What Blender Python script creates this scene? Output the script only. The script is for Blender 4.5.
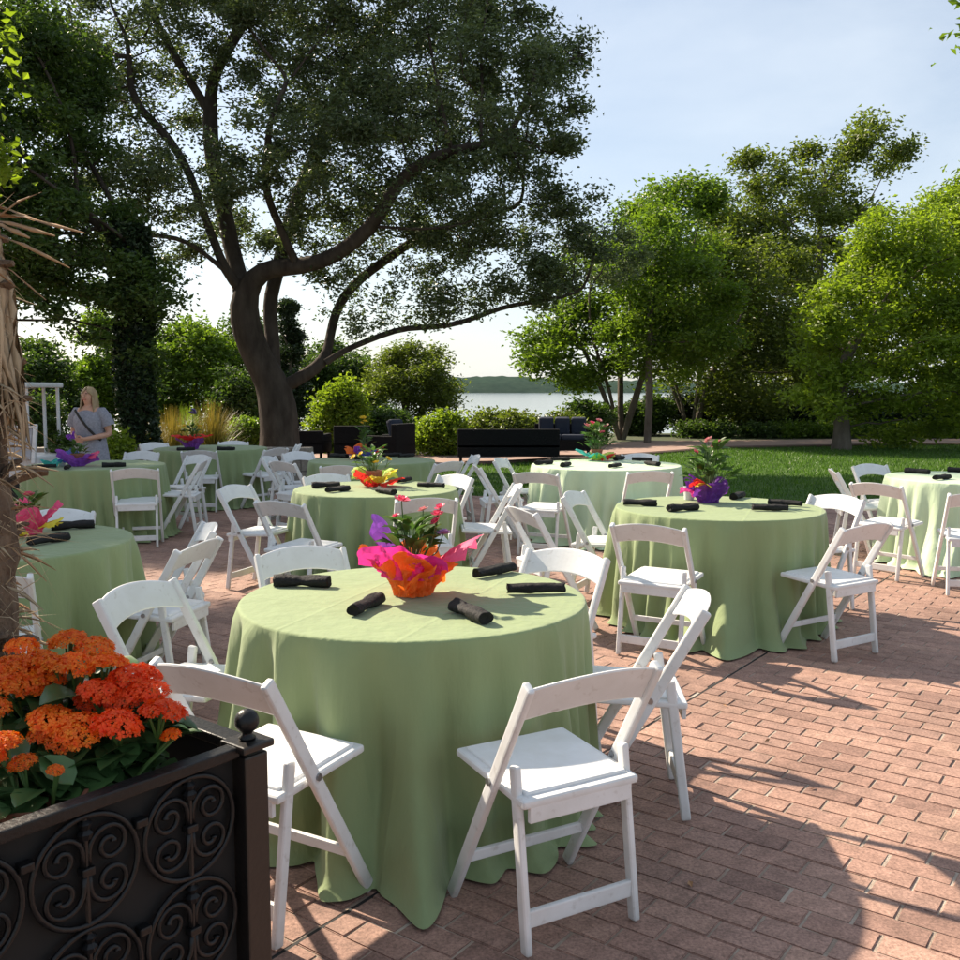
import bpy, bmesh, math, random
import numpy as np
from mathutils import Vector, Matrix, Quaternion, noise as mnoise
PI = math.pi
R = math.radians
random.seed(7)
RNG = np.random.default_rng(11)

# ------------------------------------------------------------------ camera
CAM_H, FOC, HOR = 1.55, 960.0, 389.0          # metres, pixels of a 960 px picture, horizon row
PITCH = math.atan((480 - HOR) / FOC)
sc = bpy.context.scene
for o in list(bpy.data.objects):
    bpy.data.objects.remove(o)
C = sc.collection
cd = bpy.data.cameras.new('camera')
cam = bpy.data.objects.new('camera', cd)
C.objects.link(cam)
cam.location = (0, 0, CAM_H)
cam.rotation_euler = (PI / 2 - PITCH, 0, 0)
cd.sensor_width = 36
cd.lens = 36.0 * FOC / 960
cd.clip_start, cd.clip_end = 0.05, 9000
sc.camera = cam

# ------------------------------------------------------------------ light
SUN_EL = R(36)
SUN_AZ = R(138)                                # direction TO the sun, from +X towards +Y
sdir = Vector((math.cos(SUN_EL) * math.cos(SUN_AZ), math.cos(SUN_EL) * math.sin(SUN_AZ), math.sin(SUN_EL)))
w = bpy.data.worlds.new('World')
sc.world = w
w.use_nodes = True
nt = w.node_tree
nt.nodes.clear()
wo = nt.nodes.new('ShaderNodeOutputWorld')
bg = nt.nodes.new('ShaderNodeBackground')
sky = nt.nodes.new('ShaderNodeTexSky')
sky.sky_type = 'NISHITA'
sky.sun_disc = False
sky.sun_elevation = SUN_EL
sky.sun_rotation = math.atan2(sdir.x, sdir.y)
sky.air_density = 1.0
sky.dust_density = 1.0
sky.ozone_density = 1.2
tc = nt.nodes.new('ShaderNodeTexCoord')
mp = nt.nodes.new('ShaderNodeMapping')
mp.inputs['Scale'].default_value = (1.0, 1.0, 3.2)
mp.inputs['Rotation'].default_value = (0.25, -0.3, 0.4)
nz = nt.nodes.new('ShaderNodeTexNoise')
nz.inputs['Scale'].default_value = 1.7
nz.inputs['Detail'].default_value = 7
nz.inputs['Roughness'].default_value = 0.56
nz.inputs['Distortion'].default_value = 0.5
cr = nt.nodes.new('ShaderNodeValToRGB')
cr.color_ramp.elements[0].position = 0.36
cr.color_ramp.elements[0].color = (0.26, 0.26, 0.26, 1)
cr.color_ramp.elements[1].position = 0.70
cr.color_ramp.elements[1].color = (0.60, 0.60, 0.60, 1)
mx = nt.nodes.new('ShaderNodeMixRGB')
mx.inputs[2].default_value = (7.0, 7.6, 8.2, 1)      # thin high cloud
nt.links.new(tc.outputs['Generated'], mp.inputs[0])
nt.links.new(mp.outputs[0], nz.inputs['Vector'])
nt.links.new(nz.outputs['Fac'], cr.inputs[0])
nt.links.new(cr.outputs[0], mx.inputs[0])
nt.links.new(sky.outputs[0], mx.inputs[1])
nt.links.new(mx.outputs[0], bg.inputs[0])
bg.inputs['Strength'].default_value = 0.068
nt.links.new(bg.outputs[0], wo.inputs[0])
sl = bpy.data.lights.new('sun', 'SUN')
sl.energy = 5.0
sl.angle = R(1.0)
sl.color = (1.0, 0.86, 0.68)
so = bpy.data.objects.new('sun', sl)
C.objects.link(so)
so.rotation_euler = sdir.to_track_quat('Z', 'Y').to_euler()
so.location = (-20, 20, 25)
sc.view_settings.view_transform = 'Standard'
sc.view_settings.look = 'None'
sc.view_settings.exposure = 1.08
sc.view_settings.gamma = 1.0
sc.render.engine = 'CYCLES'
sc.cycles.max_bounces = 8
sc.cycles.transparent_max_bounces = 6


def at(x, y, z=0.0, Y=None):
    """photo pixel -> world point at height z (or at distance Y)"""
    dx, dy = (x - 480) / FOC, -(y - 480) / FOC
    d = Vector((dx, math.cos(PITCH) + dy * math.sin(PITCH), -math.sin(PITCH) + dy * math.cos(PITCH)))
    t = (Y / d.y) if Y is not None else (z - CAM_H) / d.z
    return Vector((0, 0, CAM_H)) + d * t


def project(p):
    vy, vz = p[1], p[2] - CAM_H
    c = vy * math.cos(PITCH) - vz * math.sin(PITCH)
    u = vy * math.sin(PITCH) + vz * math.cos(PITCH)
    return 480 + FOC * p[0] / c, 480 - FOC * u / c


# ------------------------------------------------------------------ materials
def material(name, base=(.5, .5, .5), rough=.5, c2=None, scale=8., detail=4., bump=0., bscale=None, spec=.5,
             metallic=0., c3=None, coat=0., sheen=0., trans=0., attr=None, objrand=0., stretch=None, tint=None):
    m = bpy.data.materials.new(name)
    m.use_nodes = True
    t = m.node_tree
    N, L = t.nodes, t.links
    b = N['Principled BSDF']
    b.inputs['Base Color'].default_value = (*base, 1)
    b.inputs['Roughness'].default_value = rough
    b.inputs['Specular IOR Level'].default_value = spec
    b.inputs['Metallic'].default_value = metallic
    b.inputs['Coat Weight'].default_value = coat
    b.inputs['Sheen Weight'].default_value = sheen
    col = None
    vec = None
    if c2 is not None or bump:
        tcn = N.new('ShaderNodeTexCoord')
        vec = tcn.outputs['Object']
        if stretch:
            mpn = N.new('ShaderNodeMapping')
            mpn.inputs['Scale'].default_value = stretch
            L.new(vec, mpn.inputs[0])
            vec = mpn.outputs[0]
    if c2 is not None:
        if attr:
            a = N.new('ShaderNodeAttribute')
            a.attribute_name = attr
            fac = a.outputs['Fac']
        else:
            n = N.new('ShaderNodeTexNoise')
            n.inputs['Scale'].default_value = scale
            n.inputs['Detail'].default_value = detail
            n.inputs['Roughness'].default_value = .6
            L.new(vec, n.inputs['Vector'])
            fac = n.outputs['Fac']
        r = N.new('ShaderNodeValToRGB')
        e = r.color_ramp.elements
        lo, hi = (0., 1.) if attr else (.32, .68)
        e[0].position, e[0].color = lo, (*base, 1)
        e[1].position, e[1].color = hi, (*c2, 1)
        if c3 is not None:
            q = e.new((lo + hi) / 2)
            q.color = (*c3, 1)
        L.new(fac, r.inputs[0])
        col = r.outputs[0]
        if objrand:
            oi = N.new('ShaderNodeObjectInfo')
            hs = N.new('ShaderNodeHueSaturation')
            mr = N.new('ShaderNodeMapRange')
            mr.inputs['To Min'].default_value = 1 - objrand
            mr.inputs['To Max'].default_value = 1 + objrand
            L.new(oi.outputs['Random'], mr.inputs[0])
            L.new(mr.outputs[0], hs.inputs['Value'])
            L.new(col, hs.inputs['Color'])
            col = hs.outputs[0]
        L.new(col, b.inputs['Base Color'])
    if bump:
        n2 = N.new('ShaderNodeTexNoise')
        n2.inputs['Scale'].default_value = bscale or scale * 4
        n2.inputs['Detail'].default_value = 5
        L.new(vec, n2.inputs['Vector'])
        bn = N.new('ShaderNodeBump')
        bn.inputs['Strength'].default_value = bump
        bn.inputs['Distance'].default_value = .02
        L.new(n2.outputs['Fac'], bn.inputs['Height'])
        L.new(bn.outputs[0], b.inputs['Normal'])
    if trans:
        tr = N.new('ShaderNodeBsdfTranslucent')
        tr.inputs['Color'].default_value = (*base, 1)
        if col is not None:
            if tint:
                tm = N.new('ShaderNodeMixRGB')
                tm.blend_type = 'MULTIPLY'
                tm.inputs[0].default_value = 1
                tm.inputs[2].default_value = (*tint, 1)
                L.new(col, tm.inputs[1])
                L.new(tm.outputs[0], tr.inputs['Color'])
            else:
                L.new(col, tr.inputs['Color'])
        ms = N.new('ShaderNodeMixShader')
        ms.inputs[0].default_value = trans
        L.new(b.outputs[0], ms.inputs[1])
        L.new(tr.outputs[0], ms.inputs[2])
        L.new(ms.outputs[0], N['Material Output'].inputs[0])
    return m


def leaf_mat(name, a, b_, c, trans=.4, rough=.45, tint=(1.5, 1.6, .6), spec=.35):
    return material(name, a, rough, c2=c, c3=b_, attr='v', trans=trans, tint=tint, spec=spec)


M = {}
M['white'] = material('white_resin', (.78, .79, .80), .38, c2=(.66, .66, .65), scale=5, bump=.03, bscale=90, spec=.5)
def grime(m):
    N, L = m.node_tree.nodes, m.node_tree.links
    b = N['Principled BSDF']
    src = b.inputs['Base Color'].links[0].from_socket
    tcn = N.new('ShaderNodeTexCoord')
    sx = N.new('ShaderNodeSeparateXYZ')
    L.new(tcn.outputs['Object'], sx.inputs[0])
    low = N.new('ShaderNodeMapRange')
    low.inputs['From Min'].default_value, low.inputs['From Max'].default_value = .09, .0
    low.inputs['To Max'].default_value = .75
    L.new(sx.outputs['Z'], low.inputs[0])
    n = N.new('ShaderNodeTexNoise')
    n.inputs['Scale'].default_value = 34
    n.inputs['Detail'].default_value = 6
    L.new(tcn.outputs['Object'], n.inputs['Vector'])
    sp = N.new('ShaderNodeMapRange')
    sp.inputs['From Min'].default_value, sp.inputs['From Max'].default_value = .60, .74
    sp.inputs['To Max'].default_value = .35
    L.new(n.outputs['Fac'], sp.inputs[0])
    mu = N.new('ShaderNodeMath')
    mu.operation = 'MULTIPLY_ADD'
    L.new(low.outputs[0], mu.inputs[0])
    L.new(n.outputs['Fac'], mu.inputs[1])
    L.new(sp.outputs[0], mu.inputs[2])
    mx_ = N.new('ShaderNodeMixRGB')
    mx_.inputs[2].default_value = (.30, .25, .20, 1)
    L.new(mu.outputs[0], mx_.inputs[0])
    L.new(src, mx_.inputs[1])
    L.new(mx_.outputs[0], b.inputs['Base Color'])


grime(M['white'])
M['steel'] = material('steel_bolt', (.35, .35, .36), .35, metallic=1.)
M['pad'] = material('white_vinyl', (.80, .81, .83), .42, c2=(.70, .70, .69), scale=7, bump=.06, bscale=60)
M['sage'] = material('sage_cloth', (.258, .325, .162), .82, c2=(.236, .30, .147), scale=2.2, bump=.5, bscale=9, stretch=(1.6, 1.6, .5), sheen=.15, spec=.2)
M['mint'] = material('mint_cloth', (.54, .66, .45), .82, c2=(.50, .62, .42), scale=2.2, bump=.5, bscale=9, stretch=(1.6, 1.6, .5), sheen=.15, spec=.2)
def creases(m):
    N, L = m.node_tree.nodes, m.node_tree.links
    bn = [n for n in N if n.type == 'BUMP'][0]
    old = bn.inputs['Height'].links[0].from_socket
    tcn = N.new('ShaderNodeTexCoord')
    for rot in (.35, .35 + PI / 2):
        mpn = N.new('ShaderNodeMapping')
        mpn.inputs['Rotation'].default_value = (0, 0, rot)
        L.new(tcn.outputs['Object'], mpn.inputs[0])
        wv = N.new('ShaderNodeTexWave')
        wv.inputs['Scale'].default_value = .72
        wv.inputs['Distortion'].default_value = .12
        L.new(mpn.outputs[0], wv.inputs['Vector'])
        pw = N.new('ShaderNodeMath')
        pw.operation = 'POWER'
        pw.inputs[1].default_value = 260
        L.new(wv.outputs['Fac'], pw.inputs[0])
        ad = N.new('ShaderNodeMath')
        ad.operation = 'MULTIPLY_ADD'
        ad.inputs[1].default_value = .16
        L.new(pw.outputs[0], ad.inputs[0])
        L.new(old, ad.inputs[2])
        old = ad.outputs[0]
    L.new(old, bn.inputs['Height'])


creases(M['sage'])
creases(M['mint'])
M['table'] = material('plywood', (.35, .25, .15), .6, c2=(.28, .2, .12))
M['napkin'] = material('black_napkin', (.010, .010, .011), .78, c2=(.022, .021, .020), scale=30, bump=.3, bscale=70, spec=.25)
M['iron'] = material('black_iron', (.0045, .0048, .0055), .38, c2=(.009, .009, .010), scale=22, bump=.12, bscale=120, spec=.32)
M['iron_post'] = material('painted_post', (.007, .0065, .0065), .38, c2=(.013, .010, .009), scale=4, bump=.08, bscale=90)
M['liner'] = material('dark_liner', (.010, .008, .007), .85, c2=(.006, .005, .005), scale=8)
M['soil'] = material('soil', (.05, .033, .022), .95, c2=(.025, .017, .012), scale=40, bump=.6, bscale=60)
M['terracotta'] = material('terracotta', (.33, .13, .07), .8, c2=(.25, .10, .06), scale=20)
M['bark'] = material('oak_bark', (.040, .031, .025), .95, c2=(.085, .068, .056), scale=5, bump=1.0, bscale=11, stretch=(1, 1, .35), spec=.15)
M['bark2'] = material('grey_bark', (.10, .082, .065), .95, c2=(.17, .145, .12), scale=6, bump=.8, bscale=16, stretch=(1, 1, .35), spec=.15)
M['oak'] = leaf_mat('oak_leaf', (.062, .085, .042), (.100, .135, .062), (.15, .19, .09), .34, .36, (1.2, 1.3, .6))
M['dark'] = leaf_mat('dark_leaf', (.036, .066, .018), (.062, .108, .026), (.10, .155, .034), .40)
M['green'] = leaf_mat('green_leaf', (.075, .128, .018), (.12, .19, .024), (.175, .25, .035), .47)
M['olive'] = leaf_mat('olive_leaf', (.075, .102, .022), (.115, .150, .030), (.165, .205, .042), .45)
M['bright'] = leaf_mat('bright_leaf', (.125, .182, .020), (.185, .255, .028), (.265, .335, .048), .50)
M['cyp'] = leaf_mat('cypress_leaf', (.014, .030, .014), (.024, .045, .018), (.04, .065, .024), .2)
M['yell'] = leaf_mat('yellow_grass_blade', (.10, .12, .03), (.19, .17, .04), (.29, .22, .06), .35, tint=(1.1, 1., .5))
M['blade'] = leaf_mat('grass_blade', (.040, .095, .012), (.06, .13, .018), (.09, .17, .025), .35)
M['sofa'] = material('black_rattan', (.005, .005, .006), .8, c2=(.010, .010, .011), scale=40, bump=.5, bscale=80, spec=.15)
M['cush'] = material('navy_cushion', (.018, .024, .045), .85, c2=(.026, .034, .06), scale=12, bump=.1)
M['tan'] = material('dry_palm_fibre', (.40, .28, .17), .85, c2=(.58, .46, .31), scale=14, bump=.5, bscale=60, stretch=(1, 1, .2), trans=.12)
M['tan2'] = material('dry_petiole', (.30, .15, .07), .7, c2=(.45, .27, .14), scale=10, bump=.3)
M['boot'] = material('palm_boot', (.075, .046, .030), .95, c2=(.19, .125, .08), scale=16, bump=.9, bscale=45)
M['palmgreen'] = material('palm_leaf', (.05, .10, .025), .5, c2=(.08, .14, .03), trans=.3)
M['kal_or'] = material('orange_petal', (.92, .085, .005), .55, c2=(.96, .32, .015), scale=60, trans=.42, objrand=.16)
M['kal_red'] = material('scarlet_petal', (.90, .055, .005), .55, c2=(.95, .13, .008), scale=60, trans=.42, objrand=.16)
M['kal_leaf'] = material('fleshy_leaf', (.040, .092, .028), .33, c2=(.075, .145, .045), scale=12, trans=.12, objrand=.25)
M['leafA'] = material('pot_plant_leaf', (.055, .125, .022), .4, c2=(.10, .20, .035), scale=14, trans=.35, objrand=.3)
for n_, c_ in dict(orange=(.90, .17, .02), magenta=(.75, .04, .30), violet=(.27, .08, .50), red=(.78, .035, .03), yellow=(.80, .66, .06),
                   lime=(.50, .68, .12), pink=(.85, .10, .24), teal=(.06, .45, .42), blue=(.10, .13, .48), purple=(.16, .035, .32),
                   white=(.75, .76, .8)).items():
    M['t_' + n_] = material('tissue_' + n_, c_, .65, c2=tuple(min(1, x * 1.2) for x in c_), scale=25, trans=.38, bump=.25, bscale=60)
M['f_pink'] = material('pink_petal', (.75, .06, .17), .5, c2=(.85, .22, .3), scale=30, trans=.25)
M['f_yellow'] = material('yellow_petal', (.80, .55, .03), .5, c2=(.85, .65, .1), scale=30, trans=.25)
M['f_rose'] = material('rose_petal', (.62, .20, .22), .5, c2=(.7, .33, .34), scale=30, trans=.25)
M['f_lilac'] = material('lilac_petal', (.16, .12, .30), .5, c2=(.24, .18, .4), scale=30, trans=.25)
M['stem'] = material('plant_stem', (.07, .13, .03), .5, c2=(.05, .10, .02))
M['lake'] = None
M['hill'] = material('far_wood', (.014, .034, .024), .95, c2=(.034, .060, .040), scale=.06, detail=8, spec=0.)
M['ground'] = material('ground_cover', (.035, .055, .016), .95, c2=(.070, .075, .030), scale=1.1, bump=.6, bscale=9)
M['lawn'] = material('lawn_turf', (.040, .090, .012), .9, c2=(.075, .130, .022), scale=1.4, detail=6, bump=.6, bscale=60, spec=.2)
M['path'] = material('path_brick', (.30, .19, .15), .85, c2=(.38, .26, .21), scale=3, bump=.2, bscale=30)
M['edge'] = material('path_edging', (.10, .06, .045), .9, c2=(.16, .09, .07), scale=5)
M['mortar'] = material('joint_sand', (.24, .18, .14), .95, c2=(.54, .47, .39), c3=(.33, .26, .205), scale=2.6, detail=7, bump=.4, bscale=200)
M['stone'] = material('wall_stone', (.20, .17, .14), .9, c2=(.30, .27, .23), scale=6, bump=.5)
M['skin'] = material('skin', (.55, .31, .22), .55, c2=(.50, .27, .19), scale=10)
M['hair'] = material('blonde_hair', (.24, .155, .08), .5, c2=(.40, .29, .16), scale=30, stretch=(1, 1, .12))
M['dress'] = material('grey_dress', (.20, .20, .245), .9, c2=(.30, .30, .35), scale=45, bump=.15, bscale=25)
M['black'] = material('black_strap', (.012, .012, .012), .6)
M['sheet'] = material('grey_plastic_sheet', (.36, .37, .41), .3, c2=(.50, .51, .55), scale=6, bump=.4, bscale=7, trans=.15)
M['paint'] = material('white_paint', (.72, .73, .74), .45, c2=(.6, .6, .6), scale=7)
M['rubber'] = material('rubber', (.015, .015, .015), .8)
M['eye'] = material('eye', (.03, .025, .02), .2)
M['lip'] = material('lip', (.42, .14, .12), .5)


def brick_material():
    m = bpy.data.materials.new('clay_brick')
    m.use_nodes = True
    N, L = m.node_tree.nodes, m.node_tree.links
    b = N['Principled BSDF']
    a = N.new('ShaderNodeAttribute')
    a.attribute_name = 'v'
    r = N.new('ShaderNodeValToRGB')
    e = r.color_ramp.elements
    e[0].position, e[0].color = 0, (.205, .122, .098, 1)
    e[1].position, e[1].color = 1, (.42, .268, .20, 1)
    for p_, c_ in ((.3, (.365, .218, .168)), (.55, (.335, .206, .163)), (.8, (.395, .242, .186))):
        q = e.new(p_)
        q.color = (*c_, 1)
    L.new(a.outputs['Fac'], r.inputs[0])
    g = N.new('ShaderNodeNewGeometry')                 # world position: the grain and stains run on across bricks
    n1 = N.new('ShaderNodeTexNoise')
    n1.inputs['Scale'].default_value = 95
    n1.inputs['Detail'].default_value = 4
    n1.inputs['Roughness'].default_value = .7
    n2 = N.new('ShaderNodeTexNoise')
    n2.inputs['Scale'].default_value = 1.3
    n2.inputs['Detail'].default_value = 6
    L.new(g.outputs['Position'], n1.inputs['Vector'])
    L.new(g.outputs['Position'], n2.inputs['Vector'])
    r1 = N.new('ShaderNodeMapRange')
    r1.inputs['From Min'].default_value, r1.inputs['From Max'].default_value = .3, .7
    r1.inputs['To Min'].default_value, r1.inputs['To Max'].default_value = .55, 1.34
    L.new(n1.outputs['Fac'], r1.inputs[0])
    r2 = N.new('ShaderNodeMapRange')
    r2.inputs['From Min'].default_value, r2.inputs['From Max'].default_value = .3, .7
    r2.inputs['To Min'].default_value, r2.inputs['To Max'].default_value = .70, 1.18
    L.new(n2.outputs['Fac'], r2.inputs[0])
    mu = N.new('ShaderNodeMath')
    mu.operation = 'MULTIPLY'
    L.new(r1.outputs[0], mu.inputs[0])
    L.new(r2.outputs[0], mu.inputs[1])
    n3 = N.new('ShaderNodeTexNoise')
    n3.inputs['Scale'].default_value = 17
    n3.inputs['Detail'].default_value = 5
    L.new(g.outputs['Position'], n3.inputs['Vector'])
    r3 = N.new('ShaderNodeMapRange')
    r3.inputs['From Min'].default_value, r3.inputs['From Max'].default_value = .3, .7
    r3.inputs['To Min'].default_value, r3.inputs['To Max'].default_value = .80, 1.20
    L.new(n3.outputs['Fac'], r3.inputs[0])
    mu3 = N.new('ShaderNodeMath')
    mu3.operation = 'MULTIPLY'
    L.new(mu.outputs[0], mu3.inputs[0])
    L.new(r3.outputs[0], mu3.inputs[1])
    mu = mu3
    mm = N.new('ShaderNodeMixRGB')
    mm.blend_type = 'MULTIPLY'
    mm.inputs[0].default_value = 1
    L.new(r.outputs[0], mm.inputs[1])
    L.new(mu.outputs[0], mm.inputs[2])
    L.new(mm.outputs[0], b.inputs['Base Color'])
    b.inputs['Roughness'].default_value = .78
    b.inputs['Specular IOR Level'].default_value = .35
    bn = N.new('ShaderNodeBump')
    bn.inputs['Strength'].default_value = .45
    bn.inputs['Distance'].default_value = .004
    L.new(n1.outputs['Fac'], bn.inputs['Height'])
    L.new(bn.outputs[0], b.inputs['Normal'])
    return m


M['brick'] = brick_material()
lk = bpy.data.materials.new('lake_water')
lk.use_nodes = True
_N, _L = lk.node_tree.nodes, lk.node_tree.links
_b = _N['Principled BSDF']
_b.inputs['Base Color'].default_value = (.16, .19, .20, 1)
_b.inputs['Roughness'].default_value = .12
_n = _N.new('ShaderNodeTexNoise')
_n.inputs['Scale'].default_value = .25
_n.inputs['Detail'].default_value = 6
_t = _N.new('ShaderNodeTexCoord')
_bp = _N.new('ShaderNodeBump')
_bp.inputs['Strength'].default_value = .12
_bp.inputs['Distance'].default_value = .5
_L.new(_t.outputs['Object'], _n.inputs['Vector'])
_L.new(_n.outputs['Fac'], _bp.inputs['Height'])
_L.new(_bp.outputs[0], _b.inputs['Normal'])
M['lake'] = lk


# ------------------------------------------------------------------ mesh helpers
def tag(o, label=None, cat=None, group=None, kind=None):
    if label: o['label'] = label
    if cat: o['category'] = cat
    if group: o['group'] = group
    if kind: o['kind'] = kind
    return o


def empty(name, loc=(0, 0, 0), rz=0.0):
    o = bpy.data.objects.new(name, None)
    o.empty_display_size = .1
    C.objects.link(o)
    o.location = loc
    o.rotation_euler = (0, 0, rz)
    return o


def link(name, me, parent=None, loc=(0, 0, 0), rot=(0, 0, 0), scale=(1, 1, 1)):
    o = bpy.data.objects.new(name, me)
    C.objects.link(o)
    o.parent = parent
    o.location, o.rotation_euler, o.scale = loc, rot, scale
    return o


def mesh_np(name, V, F, mat, v=None, smooth=False):
    """V (n,3), F (m,k) with one k -> mesh; v = per-vertex float attribute"""
    me = bpy.data.meshes.new(name)
    V = np.asarray(V, np.float32)
    F = np.asarray(F, np.int32)
    me.vertices.add(len(V))
    me.vertices.foreach_set('co', V.ravel())
    me.loops.add(F.size)
    me.loops.foreach_set('vertex_index', F.ravel())
    me.polygons.add(len(F))
    me.polygons.foreach_set('loop_start', np.arange(0, F.size, F.shape[1], dtype=np.int32))
    me.polygons.foreach_set('use_smooth', np.full(len(F), bool(smooth)))
    if v is not None:
        a = me.attributes.new('v', 'FLOAT', 'POINT')
        a.data.foreach_set('value', np.asarray(v, np.float32))
    me.materials.append(mat)
    me.update(calc_edges=True)
    return me


def bm_mesh(name, bm, mat, smooth=False, v=None):
    me = bpy.data.meshes.new(name)
    bmesh.ops.recalc_face_normals(bm, faces=bm.faces)
    bm.to_mesh(me)
    bm.free()
    if smooth:
        me.polygons.foreach_set('use_smooth', np.ones(len(me.polygons), bool))
    if v is not None:
        a = me.attributes.new('v', 'FLOAT', 'POINT')
        a.data.foreach_set('value', np.full(len(me.vertices), v, np.float32))
    me.materials.append(mat)
    return me


def add_box(bm, c, s, rot=None, bevel=0.0, seg=2):
    r = bmesh.ops.create_cube(bm, size=1)
    vs = r['verts']
    bmesh.ops.scale(bm, vec=s, verts=vs)
    if bevel:
        es = list({e for v in vs for e in v.link_edges})
        rb = bmesh.ops.bevel(bm, geom=es, offset=bevel, segments=seg, affect='EDGES', profile=.6)
        vs = list({v for f in rb['faces'] for v in f.verts} | {v for v in vs if v.is_valid})
    if rot is not None:
        bmesh.ops.rotate(bm, cent=(0, 0, 0), matrix=rot, verts=vs)
    bmesh.ops.translate(bm, vec=c, verts=vs)
    return vs


def add_bar(bm, p, q, wx, wy, bevel=0.004, side=Vector((1, 0, 0)), seg=2):
    """square bar from p to q; wx across `side`, wy in the other direction"""
    p, q = Vector(p), Vector(q)
    d = q - p
    L = d.length
    z = d.normalized()
    x = (side - z * side.dot(z)).normalized()
    y = z.cross(x)
    m = Matrix((x, y, z)).transposed()
    return add_box(bm, (p + q) / 2, (wx, wy, L), rot=m, bevel=bevel, seg=seg)


def add_tube(bm, pts, rad, n=6, cap=True):
    pts = [Vector(p) for p in pts]
    if not hasattr(rad, '__len__'):
        rad = [rad] * len(pts)
    rings = []
    up = Vector((.13, .31, .94))
    for i, p in enumerate(pts):
        d = (pts[min(i + 1, len(pts) - 1)] - pts[max(i - 1, 0)])
        d = d.normalized() if d.length > 1e-9 else Vector((0, 0, 1))
        a = up - d * up.dot(d)
        if a.length < .1:
            a = Vector((1, 0, 0)) - d * d.x
        a.normalize()
        b = d.cross(a)
        up = a
        rings.append([bm.verts.new(p + (a * math.cos(2 * PI * k / n) + b * math.sin(2 * PI * k / n)) * rad[i]) for k in range(n)])
    for i in range(len(rings) - 1):
        for k in range(n):
            bm.faces.new((rings[i][k], rings[i][(k + 1) % n], rings[i + 1][(k + 1) % n], rings[i + 1][k]))
    if cap:
        bm.faces.new(rings[0][::-1])
        bm.faces.new(rings[-1])


def add_lathe(bm, prof, n=16, c=(0, 0, 0)):
    rings = []
    for r, z in prof:
        if r < 1e-6:
            rings.append([bm.verts.new((c[0], c[1], c[2] + z))])
        else:
            rings.append([bm.verts.new((c[0] + r * math.cos(2 * PI * k / n), c[1] + r * math.sin(2 * PI * k / n), c[2] + z)) for k in range(n)])
    for a, b in zip(rings, rings[1:]):
        for k in range(n):
            k2 = (k + 1) % n
            if len(a) == 1 and len(b) == 1: continue
            if len(a) == 1: bm.faces.new((a[0], b[k], b[k2]))
            elif len(b) == 1: bm.faces.new((a[k], a[k2], b[0]))
            else: bm.faces.new((a[k], a[k2], b[k2], b[k]))


def add_grid(bm, P, closed_u=False):
    """P[i][j] of Vectors -> quads"""
    V = [[bm.verts.new(p) for p in row] for row in P]
    nu, nv = len(V), len(V[0])
    for i in range(nu if closed_u else nu - 1):
        for j in range(nv - 1):
            bm.faces.new((V[i][j], V[(i + 1) % nu][j], V[(i + 1) % nu][j + 1], V[i][j + 1]))
    return V


def copy_tree(o, parent=None):
    c = o.copy()
    C.objects.link(c)
    c.parent = parent
    for ch in list(o.children):
        copy_tree(ch, c)
    return c


def poly_sheet(name, pts, z, mat, kind='structure'):
    bm = bmesh.new()
    bm.faces.new([bm.verts.new((x, y, z)) for x, y in pts])
    bmesh.ops.triangulate(bm, faces=bm.faces[:])
    o = link(name, bm_mesh(name, bm, mat))
    return tag(o, kind=kind)


def ss(a, b, x):
    t = np.clip((x - a) / (b - a), 0, 1)
    return t * t * (3 - 2 * t)


# ------------------------------------------------------------------ setting
def ground_z(x, y):
    return -0.06 - 8.0 * float(ss(34, 85, np.array(y)))


xs = np.unique(np.concatenate([np.linspace(-3500, 3500, 15), np.linspace(-60, 60, 41)]))
ys = np.unique(np.concatenate([np.linspace(-60, 120, 61), np.array([-800, -300, 200, 500, 1000, 2000, 4200])]))
V = [(x, y, ground_z(x, y)) for y in ys for x in xs]
nx = len(xs)
F = [(j * nx + i, j * nx + i + 1, (j + 1) * nx + i + 1, (j + 1) * nx + i) for j in range(len(ys) - 1) for i in range(nx - 1)]
tag(link('ground', mesh_np('ground', V, F, M['ground'], smooth=True)), kind='structure')
bm = bmesh.new()
bm.faces.new([bm.verts.new(p) for p in ((-3400, 62, -6), (3400, 62, -6), (3400, 4000, -6), (-3400, 4000, -6))])
tag(link('lake', bm_mesh('lake', bm, M['lake'])), kind='structure')


def hills(name, y0, x0, x1, h, seed, n=420):
    rows = 7
    P = []
    for j in range(rows):
        t = j / (rows - 1)
        row = []
        for i in range(n):
            x = x0 + (x1 - x0) * i / (n - 1)
            hh = h * (.62 + .5 * mnoise.noise((x * .0016, seed, 0)) + .22 * mnoise.noise((x * .006, seed, 3)))
            hh += 4.5 * abs(mnoise.noise((x * .035, seed, t * 4))) + 2.5 * mnoise.noise((x * .11, t * 9, seed))
            edge = min(1, i / 25, (n - 1 - i) / 25)
            row.append(Vector((x, y0 + t * 260, -7 + max(.5, hh * edge) * (t ** .38) + (0 if j == 0 else 2.0 * mnoise.noise((x * .2, j, seed))))))
        P.append(row)
    bm = bmesh.new()
    add_grid(bm, P)
    return tag(link(name, bm_mesh(name, bm, M['hill'], smooth=True)), kind='structure')


hills('far_hills', 1900, -3000, 3000, 40, 1.7)
hills('hillside', 1150, -1500, -190, 34, 5.1, 200)

# patio, laid in running bond at an angle to the view
UA = R(-36.5)
U = Vector((math.cos(UA), math.sin(UA)))
Wv = Vector((-math.sin(UA), math.cos(UA)))
patio_poly = [(-12, -2.5), (14, -2.5), (14, 11.4), (8, 12.3), (4.8, 12.9), (0, 13.9), (-1.6, 14.9), (-4, 15.4), (-12, 15.4)]


def inside(poly, x, y):
    c = False
    for (x1, y1), (x2, y2) in zip(poly, poly[1:] + poly[:1]):
        if (y1 > y) != (y2 > y) and x < (x2 - x1) * (y - y1) / (y2 - y1) + x1:
            c = not c
    return c


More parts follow.
